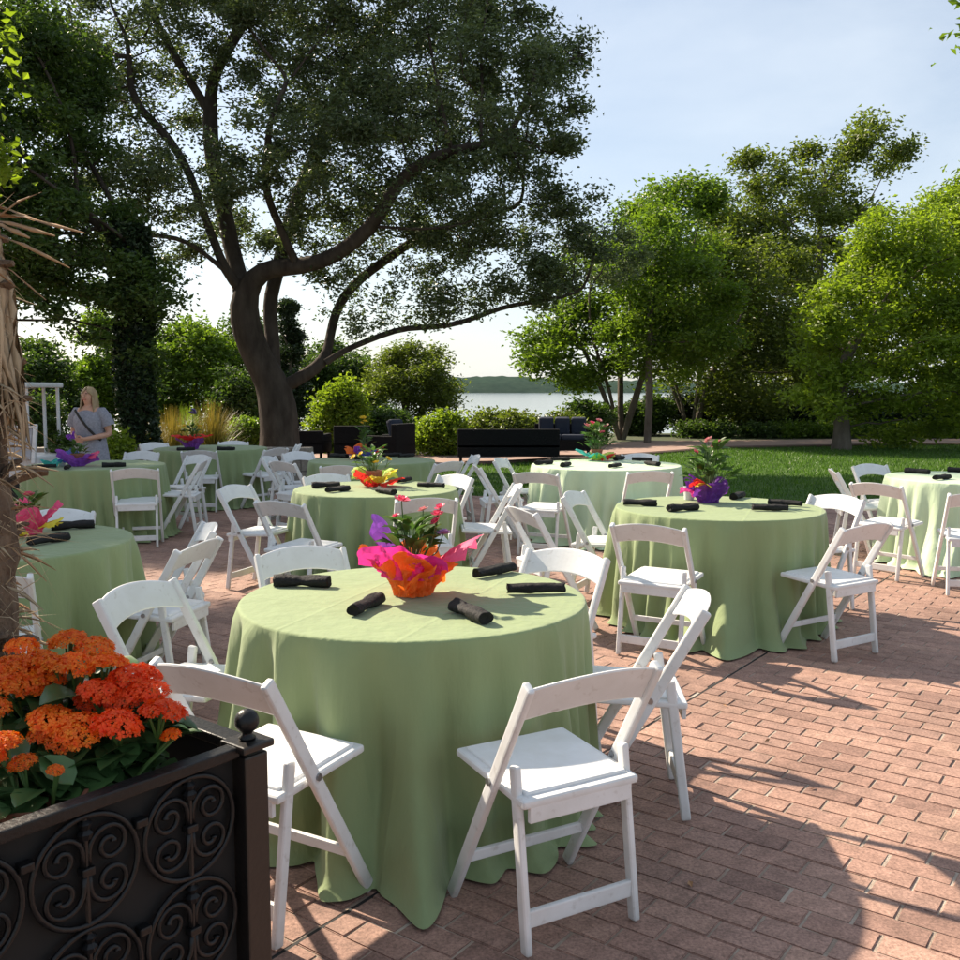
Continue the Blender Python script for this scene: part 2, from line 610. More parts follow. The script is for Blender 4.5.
patio = poly_sheet('patio', patio_poly, -.0035, M['mortar'])
BL, BW = .206, .103
j0 = at(633, 735)
U0 = Vector((j0.x, j0.y)).dot(U)          # expansion joint
cells = []
nu, nv = int(26 / BL), int(26 / BW)
for jv in range(-nv // 2, nv):
    vv = jv * BW
    off = (.5 if jv % 2 else 0.) * BL + random.uniform(-.008, .008)
    for iu in range(-nu, nu):
        a = iu * BL + off
        b = a + BL
        segs = [(a, b)]
        if a < U0 < b:
            segs = [(a, U0 - .0015), (U0 + .0015, b)]
        for s0, s1 in segs:
            if s1 - s0 < .02: continue
            um = (s0 + s1) / 2
            x, y = U.x * um + Wv.x * (vv + BW / 2), U.y * um + Wv.y * (vv + BW / 2)
            if y < -.3 or abs(x) > 2.5 + .85 * max(y, 0) or x < -10.5: continue
            if inside(patio_poly, x, y):
                cells.append((x, y, s1 - s0))
GAP = .0072
GAPW = .0022
small = [mnoise.random() for _ in range(3)]


def brick_rand():
    t = random.random()
    return .12 + .76 * t


def shown(c):
    x, y, l = c
    if y < .6: return 0
    p = project((x, y, 0))
    if not (-15 < p[0] < 975 and -15 < p[1] < 975): return 0
    if p[0] < 230 and p[1] > 640: return 0                       # behind the planter
    if math.hypot(x + .255, y - 3.6) < .66: return 0              # under the cloth
    return 1 / (y * y * y)


order = sorted(range(len(cells)), key=lambda i: -shown(cells[i]))
single = set(order[:300])
brick_meshes = []
for k in range(10):
    bm = bmesh.new()
    add_box(bm, (0, 0, -.02), (1, 1, .04))
    tops = [f for f in bm.faces if f.normal.z > .9]
    for vtx in tops[0].verts:
        vtx.co.z += random.uniform(-.0012, .0006)
    es = list(tops[0].edges)
    # the brick is unit sized in plan; scaled per object, bevel small
    bmesh.ops.scale(bm, vec=(BL - GAP, BW - GAPW, 1), verts=bm.verts)
    bmesh.ops.bevel(bm, geom=es, offset=.0035, segments=2, affect='EDGES')
    brick_meshes.append(bm_mesh('brick', bm, M['brick'], v=brick_rand()))
V, F, A = [], [], []
for i, (x, y, l) in enumerate(cells):
    dz = max(-.0014, random.gauss(0, .0011))
    if i in single:
        link('brick', random.choice(brick_meshes), patio, (x, y, dz + .001),
             (random.gauss(0, .004), random.gauss(0, .003), UA + random.gauss(0, .006)), ((l - GAP) / (BL - GAP), 1, 1))
        continue
    hl, hw = (l - GAP) / 2 + random.uniform(-.001, .001), (BW - GAPW) / 2 + random.uniform(-.001, .001)
    ja = UA + random.gauss(0, .005)
    ca, sa = math.cos(ja), math.sin(ja)
    k = len(V)
    for ins, z in ((0, -.011), (.0, -.003), (.004, 0)):
        for sx, sy in ((-1, -1), (1, -1), (1, 1), (-1, 1)):
            px, py = sx * (hl - ins), sy * (hw - ins)
            V.append((x + ca * px - sa * py, y + sa * px + ca * py, z + dz + .001))
    for q in range(4):
        for lv in (0, 4):
            F.append((k + lv + q, k + lv + (q + 1) % 4, k + lv + 4 + (q + 1) % 4, k + lv + 4 + q))
    F.append((k + 8, k + 9, k + 10, k + 11))
    A += [brick_rand()] * 12
tag(link('brick_paving', mesh_np('brick_paving', V, F, M['brick'], v=A), patio), kind='stuff')

bm = bmesh.new()
for s0, s1 in ((-4.0, 14.0),):
    a_, b_ = U * U0 + Wv * s0, U * U0 + Wv * s1
    add_bar(bm, (a_.x, a_.y, -.0062), (b_.x, b_.y, -.0062), .013, .010, 0, side=Vector((U.x, U.y, 0)))
link('expansion_joint', bm_mesh('expansion_joint', bm, M['rubber']), patio)
# lawn, path
lawn_poly = [(-1.6, 14.95), (0, 13.95), (4.8, 12.95), (8, 12.35), (14, 11.45), (26, 9.6), (26, 27.6), (12, 26.9), (6.5, 25.4), (3, 22), (-.6, 19.6)]
poly_sheet('lawn', lawn_poly, -.02, M['lawn'])
path_poly = [(-9, 18.6), (-.6, 19.6), (3, 22), (6.5, 25.4), (12, 26.9), (26, 27.6), (26, 30.8), (12, 30.2), (5, 29.0), (1, 26), (-9, 24)]
poly_sheet('path', path_poly, -.012, M['path'])
bm = bmesh.new()
ed = [(-.6, 19.62), (3, 22.02), (6.5, 25.42), (12, 26.92), (26, 27.62)]
add_tube(bm, [Vector((x, y - .05, -.01)) for x, y in ed], .06, 5)
tag(link('path_kerb', bm_mesh('path_kerb', bm, M['edge'])), kind='structure')
# grass blades
n = 90000
gx, gy = RNG.uniform(-1.6, 16, n), RNG.uniform(11.4, 27, n)
keep = np.array([inside(lawn_poly, a, b) for a, b in zip(gx, gy)])
gx, gy = gx[keep], gy[keep]
n = len(gx)
ang = RNG.uniform(0, 2 * PI, n)
hh = RNG.uniform(.03, .075, n)
wd = RNG.uniform(.006, .012, n)
B = np.stack([gx, gy, np.full(n, -.02)], 1)
D = np.stack([np.cos(ang), np.sin(ang), np.zeros(n)], 1)
T = B + np.stack([RNG.normal(0, .02, n), RNG.normal(0, .02, n), hh], 1)
V = np.stack([B - D * wd[:, None], B + D * wd[:, None], T], 1).reshape(-1, 3)
tag(link('lawn_grass', mesh_np('lawn_grass', V, np.arange(3 * n).reshape(-1, 3), M['blade'], v=np.repeat(RNG.random(n), 3))), kind='stuff')


# ------------------------------------------------------------------ trees
def blob_points(blobs, n, rng, shell=.45):
    vols = np.array([b[3] * b[4] * b[5] * (b[6] if len(b) > 6 else 1) for b in blobs])
    cnt = np.maximum(4, (n * vols / vols.sum()).astype(int))
    out = []
    for b, k in zip(blobs, cnt):
        d = rng.normal(size=(k, 3))
        d /= np.linalg.norm(d, axis=1)[:, None]
        r = rng.random(k) ** (1 / 3.)
        r = np.where(rng.random(k) < shell, .75 + .25 * r, r)
        out.append(np.array(b[:3]) + d * r[:, None] * np.array(b[3:6]))
    return np.concatenate(out)


def grow(limbs, attr, step, kill, rng, iters=90, reach=None, wob=.18):
    """space colonisation from hand-laid limbs; returns nodes, parents"""
    P, par = [], []
    for limb in limbs:
        pts = [np.array(p, float) for p in limb['pts']]
        prev = limb.get('from')
        if prev == 'near':
            d = np.linalg.norm(np.array(P) - pts[0], axis=1)
            prev = int(d.argmin())
            pts = [P[prev]] + pts[1:]
        first = True
        for a, b in zip(pts, pts[1:]):
            k = max(1, int(round(np.linalg.norm(b - a) / step)))
            for i in range(0 if (first and prev is None) else 1, k + 1):
                q = a + (b - a) * i / k + (rng.normal(0, step * .10, 3) if 0 < i else 0)
                P.append(q)
                par.append(-1 if prev is None else prev)
                prev = len(P) - 1
            first = False
    P = [np.array(p) for p in P]
    A = attr.copy()
    near_d = np.full(len(A), 1e9)
    near_i = np.zeros(len(A), int)
    new = list(range(len(P)))
    for it in range(iters):
        if not len(A): break
        NP = np.array([P[i] for i in new])
        if len(NP):
            d = np.linalg.norm(A[:, None, :] - NP[None], axis=2)
            j = d.argmin(1)
            dm = d[np.arange(len(A)), j]
            up = dm < near_d
            near_d[up] = dm[up]
            near_i[up] = np.array(new)[j[up]]
        live = near_d > kill
        A, near_d, near_i = A[live], near_d[live], near_i[live]
        if not len(A): break
        use = near_d < (reach or 1e9)
        ids = np.unique(near_i[use])
        if not len(ids): break
        fresh = []
        for i in ids:
            v = A[near_i == i] - P[i]
            v = (v / np.linalg.norm(v, axis=1)[:, None]).sum(0)
            nv_ = np.linalg.norm(v)
            if nv_ < 1e-6: continue
            v = v / nv_ + rng.normal(0, wob, 3)
            v /= np.linalg.norm(v)
            q = P[i] + v * step
            P.append(q)
            par.append(int(i))
            fresh.append(len(P) - 1)
        new = fresh
    return np.array(P), np.array(par)


def tree_meshes(P, par, trunk_r, tip_r, rng, expo=2.3, minr=0.0, taper_limbs=None):
    n = len(P)
    kids = [[] for _ in range(n)]
    for i, p in enumerate(par):
        if p >= 0: kids[p].append(i)
    rad = np.zeros(n)
    expo = min(2.4, max(1.6, math.log(max(2, sum(1 for k in kids if not k))) / math.log(trunk_r / tip_r)))
    for i in range(n - 1, -1, -1):
        rad[i] = tip_r if not kids[i] else sum(rad[k] ** expo for k in kids[i]) ** (1 / expo)
    roots = [i for i in range(n) if par[i] < 0]
    s = trunk_r / max(rad[r] for r in roots)
    rad = tip_r + (rad - tip_r) * (trunk_r - tip_r) / max(1e-6, max(rad[r] for r in roots) - tip_r)
    # chains
    V, F = [], []
    visited = np.zeros(n, bool)
    stack = [(r, -1) for r in roots]
    while stack:
        i, p = stack.pop()
        chain = [p, i] if p >= 0 else [i]
        cur = i
        while kids[cur]:
            ks = sorted(kids[cur], key=lambda k: -rad[k])
            for k in ks[1:]:
                stack.append((k, cur))
            cur = ks[0]
            chain.append(cur)
        if len(chain) < 2: continue
        r0 = rad[chain[1]]
        sides = 10 if r0 > .12 else (6 if r0 > .03 else 3)
        if r0 < minr: continue
        base = len(V)
        pts = P[chain].copy()
        rch = np.array([rad[c_] for c_ in chain])
        if p >= 0:
            rch[0] = min(rch[0], r0 * 1.2)
        if len(chain) > 3 and r0 > .03:
            for _ in range(3):
                pts[1:-1] = .25 * pts[:-2] + .5 * pts[1:-1] + .25 * pts[2:]
                rch[1:-1] = .25 * rch[:-2] + .5 * rch[1:-1] + .25 * rch[2:]
        d = np.gradient(pts, axis=0)
        d /= np.linalg.norm(d, axis=1)[:, None] + 1e-9
        up = np.array([.21, .37, .9])
        for q, (pt, dd) in enumerate(zip(pts, d)):
            a = up - dd * up.dot(dd)
            if np.linalg.norm(a) < .15:
                a = np.array([1., 0, 0]) - dd * dd[0]
            a /= np.linalg.norm(a)
            b = np.cross(dd, a)
            up = a
            rr = rch[q]
            if p < 0 and q < 3 and sides == 10:
                rr *= (1.45, 1.18, 1.05)[q]
            for k in range(sides):
                t = 2 * PI * k / sides
                V.append(pt + (a * math.cos(t) + b * math.sin(t)) * rr)
        for q in range(len(chain) - 1):
            for k in range(sides):
                F.append((base + q * sides + k, base + q * sides + (k + 1) % sides, base + (q + 1) * sides + (k + 1) % sides, base + (q + 1) * sides + k))
    tips = [i for i in range(n) if rad[i] < tip_r * 2.6]
    return V, F, np.array(tips), rad


def leaves_np(cent, L, Wd, rng, flat=.5, vrand=None, droop=0.):
    n = len(cent)
    a = rng.normal(size=(n, 3))
    a[:, 2] = a[:, 2] * flat - droop
    a /= np.linalg.norm(a, axis=1)[:, None]
    b = rng.normal(size=(n, 3))
    b -= a * (a * b).sum(1)[:, None]
    b /= np.linalg.norm(b, axis=1)[:, None]
    l = (L * rng.uniform(.65, 1.25, n))[:, None] * a
    w_ = (Wd * rng.uniform(.7, 1.2, n))[:, None] * b
    nrm = np.cross(a, b) * (Wd * .35)
    V = np.stack([cent - l * .5, cent + w_ * .5 + nrm, cent + l * .5, cent - w_ * .5 + nrm], 1).reshape(-1, 3)
    F = np.arange(4 * n).reshape(-1, 4)
    v = np.repeat(np.clip(rng.normal(.45, .24, n) if vrand is None else vrand, 0, 1), 4)
    return V, F, v


def tree(name, label, base, limbs, blobs, leaf, bark, nattr=500, nleaf=30000, L=.11, Wd=.06, step=.35, kill=.55, trunk_r=.25, tip_r=.008,
         spread=.28, seed=1, group=None, cat='tree', shell=.5, expo=2.3, droop=0., wob=.18):
    rng = np.random.default_rng(seed)
    base = np.array(base, float)
    root = empty(name, base)
    att = blob_points(blobs, nattr, rng, shell)
    P, par = grow(limbs, att, step, kill, rng, wob=wob)
    V, F, tips, rad = tree_meshes(P, par, trunk_r, tip_r, rng, expo)
    link('trunk', mesh_np('trunk', np.array(V) - base, F, M[bark], smooth=True), root)
    # leaves in sprays round the twig ends
    w_ = rng.gamma(.9, 1, len(tips))
    who = rng.choice(tips, nleaf, p=w_ / w_.sum())
    cl = rng.normal(size=(nleaf, 3)) * spread * np.array([1, 1, .62])
    cent = P[who] + cl
    tone = np.clip(.45 + rng.normal(0, .16, len(P))[who] + rng.normal(0, .15, nleaf), 0, 1)
    VL, FL, vl = leaves_np(cent, L, Wd, rng, vrand=tone, droop=droop)
    link('crown', mesh_np('crown', VL - base, FL, M[leaf], v=vl), root)
    return tag(root, label, cat, group)


def px_limb(pts, Y, frm=None):
    """limb traced in the photo, its points (x, y, depth offset) on the plane Y"""
    return {'pts': [tuple(at(p[0], p[1], Y=Y + (p[2] if len(p) > 2 else 0))) for p in pts], 'from': frm}


def px_blob(x, y, rx, ry, Y, dY, rY, wgt=1.):
    c = at(x, y, Y=Y + dY)
    k = Y / FOC
    return (c.x, c.y, c.z, rx * k, rY, ry * k, wgt)


n = 130
fx = RNG.uniform(-4, 6, n)
fy = RNG.uniform(2.2, 12, n)
VL, FL, vl = leaves_np(np.stack([fx, fy, np.full(n, .0065)], 1), .032, .016, RNG, flat=.06)
VL[:, 2] = np.clip(VL[:, 2], .0045, .014)
tag(link('fallen_leaves', mesh_np('fallen_leaves', VL, FL, M['tan2'])), kind='stuff')

OY = 20.0
base = at(280, 463, Y=OY)
base.z = -.06
oak_limbs = [
    {'pts': [tuple(base), tuple(at(280, 420, Y=OY)), tuple(at(277, 392, Y=OY))], 'from': None},
    px_limb([(277, 392), (258, 362, -.1), (243, 322, -.1), (240, 290, -.2), (222, 270, -.4), (190, 240, -1.0), (150, 232, -1.6), (110, 240, -1.8)], OY, 'near'),
    px_limb([(240, 290, -.2), (262, 268, -.3), (300, 268, -.6), (340, 255, -.9), (375, 225, -1.2), (400, 175, -1.4), (450, 150, -1.7), (510, 140, -1.8)], OY, 'near'),
    px_limb([(277, 392), (272, 340, .4), (270, 295, .6), (285, 240, 1.0), (300, 190, 1.4), (330, 120, 1.7), (360, 40, 2.0)], OY, 'near'),
    px_limb([(277, 392), (305, 376, .0), (345, 350, .1), (395, 330, .2), (450, 326, .1), (500, 306, -.2), (550, 300, -.4), (590, 292, -.4)], OY, 'near'),
    px_limb([(325, 362, .0), (330, 335, .5), (338, 300, .7), (370, 270, .9), (420, 235, 1.2), (480, 215, 1.2), (540, 205, 1.2)], OY, 'near'),
    px_limb([(222, 270, -.4), (205, 215, -.6), (175, 140, -.4), (130, 100, -.6), (128, 30, -.6)], OY, 'near'),
    px_limb([(240, 290, -.2), (228, 230, .4), (212, 150, .7), (210, 80, .8), (245, 20, .8), (270, -40, .8)], OY, 'near'),
    px_limb([(212, 110, .7), (165, 40, .9), (140, -20, 1.1)], OY, 'near'),
    px_limb([(375, 225, -1.2), (420, 230, -1.6), (470, 225, -1.9)], OY, 'near'),
    px_limb([(300, 268, -.6), (262, 190, -1.5), (270, 110, -2.0)], OY, 'near'),
]
oak_blobs = [
    px_blob(470, 110, 110, 75, OY, -1.0, 2.4), px_blob(535, 95, 48, 55, OY, -.6, 1.5), px_blob(400, 60, 120, 75, OY, .5, 3.0),
    px_blob(420, 165, 115, 62, OY, -1.2, 2.0), px_blob(530, 215, 70, 42, OY, .3, 1.6), px_blob(590, 255, 62, 36, OY, .2, 1.4, 1.2),
    px_blob(500, 280, 85, 24, OY, -.2, 1.4, 1.2), px_blob(440, 215, 75, 40, OY, .3, 2.0), px_blob(315, 150, 85, 55, OY, -1.4, 1.9),
    px_blob(300, 40, 90, 60, OY, 0, 3.0), px_blob(185, 175, 60, 45, OY, -1.2, 1.7), px_blob(120, 215, 75, 55, OY, -1.4, 1.8),
    px_blob(105, 110, 60, 35, OY, -.5, 1.6), px_blob(130, 30, 85, 55, OY, 0, 2.2), px_blob(255, -60, 190, 60, OY, .5, 3.2),
    px_blob(430, -30, 110, 60, OY, .5, 2.6), px_blob(350, 220, 65, 38, OY, .3, 1.7), px_blob(240, 235, 40, 28, OY, 1.5, 1.2),
    px_blob(180, 110, 40, 30, OY, 1.5, 1.2), px_blob(365, 250, 55, 30, OY, .8, 1.2, .7), px_blob(440, 275, 60, 32, OY, .9, 1.2, .7), px_blob(310, 235, 40, 26, OY, .6, 1.2, .7),
    px_blob(350, 300, 42, 16, OY, .3, .9, 1.3), px_blob(420, 305, 50, 16, OY, .1, 1.0, 1.4), px_blob(485, 306, 50, 15, OY, -.1, 1.0, 1.4), px_blob(545, 296, 45, 20, OY, -.3, 1.0, 1.4), px_blob(600, 225, 40, 30, OY, .2, 1.1),
    px_blob(540, 150, 40, 30, OY, .4, 1.2), px_blob(60, 60, 60, 60, OY, .4, 1.8), px_blob(570, 60, 30, 30, OY, -.4, 1.0), px_blob(500, 20, 50, 40, OY, 0, 1.6),
]
tree('oak_tree', 'massive spreading oak with dark forking trunk standing at the far edge of the patio', base, oak_limbs, oak_blobs,
     'oak', 'bark', nattr=3500, nleaf=190000, L=.105, Wd=.05, step=.26, kill=.33, trunk_r=.41, tip_r=.005, spread=.16, seed=3, shell=.4, expo=2.35)


def simple_tree(name, label, base, top, blobs, leaf, bark='bark2', stems=1, flare=.35, tr=.16, seed=1, shoots=0, **kw):
    base = Vector(base)
    rng = random.Random(seed)
    blobs = list(blobs)
    for _ in range(shoots):
        b = rng.choice(blobs[:8])
        a, e = rng.uniform(0, 2 * PI), rng.uniform(-.2, 1.4)
        k = rng.uniform(1.0, 1.25)
        r = rng.uniform(.28, .55)
        blobs.append((b[0] + b[3] * k * math.cos(a) * math.cos(e), b[1] + b[4] * k * math.sin(a) * math.cos(e), b[2] + b[5] * k * math.sin(e), r, r, r * .9, 2.5))
    limbs = []
    for s in range(stems):
        a = 2 * PI * s / max(1, stems) + rng.uniform(0, .7)
        d = Vector((math.cos(a), math.sin(a), 0)) * (flare if stems > 1 else 0)
        m = base + Vector((0, 0, top * .45)) + d * .9 + Vector((rng.uniform(-.1, .1), rng.uniform(-.1, .1), 0))
        e = base + Vector((0, 0, top)) + d * 2.2
        limbs.append({'pts': [tuple(base + d * .12), tuple(m), tuple(e)], 'from': None})
    return tree(name, label, base, limbs, blobs, leaf, bark, trunk_r=tr, seed=seed, **kw)


def gpos(px, Y):
    p = at(px, 400, Y=Y)
    return (p.x, Y, ground_z(0, Y))


BG = 'trees beyond the lawn path'
simple_tree('crape_tree', 'multi-stemmed spreading tree between dark lounge seat and slim grey trunk', gpos(622, 30.5), 2.6,
            [px_blob(570, 350, 48, 42, 30.5, 0, 1.6), px_blob(610, 290, 62, 50, 30.5, 0, 2.0), px_blob(660, 330, 55, 55, 30.5, .2, 1.8),
             px_blob(665, 240, 55, 50, 30.5, .5, 1.8), px_blob(690, 200, 30, 22, 30.5, .5, 1.0), px_blob(655, 198, 18, 16, 30.5, .5, .7), px_blob(545, 330, 24, 18, 30.5, 0, .9)],
            'green', stems=5, flare=.5, tr=.11, shoots=10, seed=21, nattr=620, nleaf=36000, L=.17, Wd=.085, step=.36, kill=.5, spread=.27, group=BG)
simple_tree('slim_tree', 'tree with one slim straight grey trunk at the path beside the lawn', gpos(648, 28.0), 4.2,
            [px_blob(660, 270, 55, 55, 28, 0, 1.6), px_blob(700, 330, 40, 40, 28, 0, 1.4), px_blob(630, 340, 30, 28, 28, 0, 1.1)],
            'green', tr=.11, shoots=5, seed=22, nattr=330, nleaf=17000, L=.16, Wd=.08, step=.36, kill=.5, spread=.28, group=BG)
simple_tree('vase_tree', 'dark vase-shaped tree with several leaning pale stems behind the path', gpos(692, 33.5), 3.2,
            [px_blob(720, 350, 75, 60, 33.5, 0, 2.2), px_blob(760, 290, 70, 55, 33.5, .3, 2.2), px_blob(690, 280, 50, 50, 33.5, .4, 1.8),
             px_blob(770, 380, 70, 40, 33.5, 0, 1.8)],
            'olive', stems=6, flare=.6, tr=.13, shoots=8, seed=23, nattr=560, nleaf=30000, L=.18, Wd=.09, step=.4, kill=.6, spread=.32, group=BG)
simple_tree('tall_tree', 'tallest ragged-topped tree rising behind the darker trees past the lawn', gpos(815, 38), 5.0,
            [px_blob(765, 215, 60, 45, 38, 0, 2.0), px_blob(870, 155, 36, 34, 38, 0, 1.4), px_blob(835, 175, 38, 40, 38, 0, 1.6), px_blob(830, 260, 75, 60, 38, 0, 2.4),
             px_blob(760, 175, 26, 24, 38, .4, 1.0), px_blob(850, 330, 80, 50, 38, 0, 2.4), px_blob(775, 300, 60, 60, 38, 0, 2.0), px_blob(800, 365, 70, 45, 38, 0, 2.0), px_blob(730, 250, 40, 40, 38, 0, 1.6)],
            'olive', tr=.3, shoots=14, seed=24, nattr=850, nleaf=52000, L=.20, Wd=.10, step=.45, kill=.62, spread=.32, shell=.6, group=BG)
simple_tree('lime_tree', 'bright yellow-green tree with low spreading crown standing on the lawn edge', gpos(843, 25), 2.6,
            [px_blob(860, 330, 55, 60, 25, 0, 1.7), px_blob(905, 260, 60, 55, 25, 0, 1.9), px_blob(940, 350, 70, 58, 25, -.3, 2.0),
             px_blob(880, 390, 60, 26, 25, -.4, 1.5), px_blob(970, 270, 50, 70, 25, .3, 1.8), px_blob(830, 370, 26, 30, 25, 0, .9), px_blob(820, 405, 26, 14, 25, 0, .7), px_blob(930, 405, 62, 18, 25, -.4, 1.4), px_blob(868, 412, 46, 12, 25, -.4, 1.0), px_blob(985, 400, 40, 30, 25, -.2, 1.4)],
            'bright', tr=.2, shoots=16, seed=25, nattr=800, nleaf=52000, L=.15, Wd=.075, step=.32, kill=.44, spread=.22, group=BG)
simple_tree('border_tree', 'pale green tree rising behind the bright yellow-green tree', gpos(985, 31), 4.0,
            [px_blob(950, 240, 55, 50, 31, 0, 2.0), px_blob(1000, 220, 60, 70, 31, 0, 2.0), px_blob(945, 195, 26, 20, 31, 0, 1.0), px_blob(990, 330, 60, 60, 31, 0, 2)],
            'bright', tr=.22, shoots=8, seed=26, nattr=420, nleaf=22000, L=.17, Wd=.085, step=.4, kill=.55, spread=.28, group=BG)
simple_tree('shade_tree', 'tree whose leafy branch tip reaches over the lawn alone against the sky', (9.6, 13.2, -.05), 5.5,
            [(9.6, 13.2, 7.2, 2.6, 2.2, 2.0), (6.5, 13.0, 6.0, .38, .4, .35, 4), (7.0, 13.0, 6.2, .5, .5, .4, 2), (8.0, 13.1, 6.4, 1.0, .9, .7)],
            'green', tr=.22, seed=27, nattr=420, nleaf=16000, L=.15, Wd=.075, step=.34, kill=.5, spread=.2)

# left hand trees
simple_tree('shade_tree', 'sunlit green tree overhanging the patio behind the dry palm trunk', (-7.9, 9.2, -.05), 3.2,
            [(-7.9, 9.0, 4.6, 1.9, 1.7, .9), (-5.15, 9.6, 4.85, .55, .6, .6), (-6.2, 9.9, 4.5, .8, .7, .7), (-7.0, 7.9, 4.4, 1.3, 1.1, .8),
             (-5.35, 9.9, 3.9, .5, .5, .4)],
            'bright', 'bark', tr=.26, seed=31, nattr=950, nleaf=62000, L=.12, Wd=.065, step=.32, kill=.46, spread=.2)
LY = 16.5
lb = gpos(137, LY)
simple_tree('ivy_tree', 'dark evergreen tree with ivy-clad trunk behind the woman in grey', lb, 4.0,
            [px_blob(60, 250, 75, 62, LY, -.3, 2.0), px_blob(110, 300, 52, 42, LY, -.2, 1.2), px_blob(30, 150, 70, 70, LY, 0, 2.0), px_blob(145, 345, 22, 60, LY, 0, .42, 2.0),
             px_blob(136, 410, 15, 42, LY, 0, .3, 3.5), px_blob(-60, 230, 90, 90, LY, 0, 2.4), px_blob(0, 60, 90, 70, LY, .3, 2.2), px_blob(150, 290, 34, 32, LY, -.2, 1.0), (-8.7, 14.3, 5.2, 1.4, 1.2, 1.0)],  # last lobe: out-of-view foliage added to shade the table before the woman
            'dark', 'bark', tr=.17, seed=32, nattr=1400, nleaf=100000, L=.11, Wd=.06, step=.28, kill=.36, spread=.17)
ivt = [o for o in C.objects if o.name == 'ivy_tree'][0]
_n = 9000
_h = RNG.uniform(0, 4.3, _n)
_a = RNG.uniform(0, 2 * PI, _n)
_r = .20 + .13 * RNG.random(_n) + .10 * np.sin(_h * 2.3 + _a) * .6
VL, FL, vl = leaves_np(np.stack([_r * np.cos(_a), _r * np.sin(_a), _h + .05], 1), .10, .08, RNG)
link('ivy', mesh_np('ivy', VL, FL, M['cyp'], v=vl), ivt)
LG = 'trees behind the flower bed on the lake side'
simple_tree('round_tree', 'fresh green round tree directly behind the ivy-clad trunk', gpos(105, 31), 1.6,
            [px_blob(110, 375, 32, 40, 31, 0, 1.6), px_blob(95, 400, 22, 26, 31, 0, 1.2)],
            'green', tr=.12, shoots=5, seed=33, nattr=260, nleaf=14000, L=.17, Wd=.09, step=.36, kill=.5, spread=.24, group=LG)
simple_tree('round_tree', 'broad mid-green tree between ivy-clad trunk and the oak trunk', gpos(195, 32), 1.8,
            [px_blob(195, 365, 42, 40, 32, 0, 1.8), px_blob(225, 385, 30, 36, 32, 0, 1.5), px_blob(170, 395, 26, 32, 32, 0, 1.4)],
            'green', tr=.14, shoots=5, seed=34, nattr=360, nleaf=20000, L=.17, Wd=.09, step=.36, kill=.5, spread=.26, group=LG)
simple_tree('round_tree', 'green tree directly behind the lime rounded shrub', gpos(338, 33), 1.8,
            [px_blob(335, 372, 34, 28, 33, 0, 1.5), px_blob(362, 388, 26, 26, 33, 0, 1.3), px_blob(315, 392, 24, 30, 33, 0, 1.3)],
            'dark', tr=.13, shoots=5, seed=38, nattr=330, nleaf=17000, L=.17, Wd=.09, step=.36, kill=.5, spread=.26, group=LG)
simple_tree('round_tree', 'dusky green tree directly behind the golden grasses', gpos(252, 34), 2.0,
            [px_blob(250, 350, 26, 30, 34, 0, 1.4), px_blob(262, 388, 30, 34, 34, 0, 1.4), px_blob(230, 400, 24, 26, 34, 0, 1.3)],
            'dark', tr=.13, shoots=5, seed=39, nattr=330, nleaf=17000, L=.17, Wd=.09, step=.36, kill=.5, spread=.26, group=LG)
simple_tree('round_tree', 'loose green tree behind the cart canopy near the palm', gpos(38, 27), 1.4,
            [px_blob(30, 372, 36, 30, 27, 0, 1.3), px_blob(58, 400, 22, 22, 27, 0, 1.1)],
            'dark', tr=.12, shoots=4, seed=40, nattr=280, nleaf=13000, L=.15, Wd=.08, step=.34, kill=.48, spread=.24, group=LG)
simple_tree('cypress_tree', 'narrow dark columnar cypress right behind the oak trunk', gpos(290, 27), 3.4,
            [px_blob(290, 400, 17, 40, 27, 0, .5), px_blob(288, 350, 14, 40, 27, 0, .42), px_blob(285, 315, 7, 18, 27, 0, .2)],
            'cyp', tr=.1, seed=35, nattr=300, nleaf=16000, L=.12, Wd=.05, step=.26, kill=.34, spread=.13, group=LG)
simple_tree('pine_tree', 'open grey-green tree at the water side between oak and long sofa', gpos(412, 30), 2.2,
            [px_blob(420, 365, 34, 18, 30, 0, 1.2), px_blob(395, 385, 28, 22, 30, 0, 1.2), px_blob(432, 390, 26, 22, 30, 0, 1.0), px_blob(445, 372, 16, 12, 30, 0, .7), px_blob(400, 412, 34, 14, 30, 0, 1.0)],
            'olive', 'bark', stems=2, flare=.3, tr=.12, seed=36, nattr=300, nleaf=16000, L=.15, Wd=.055, step=.32, kill=.45, spread=.24, group=LG)


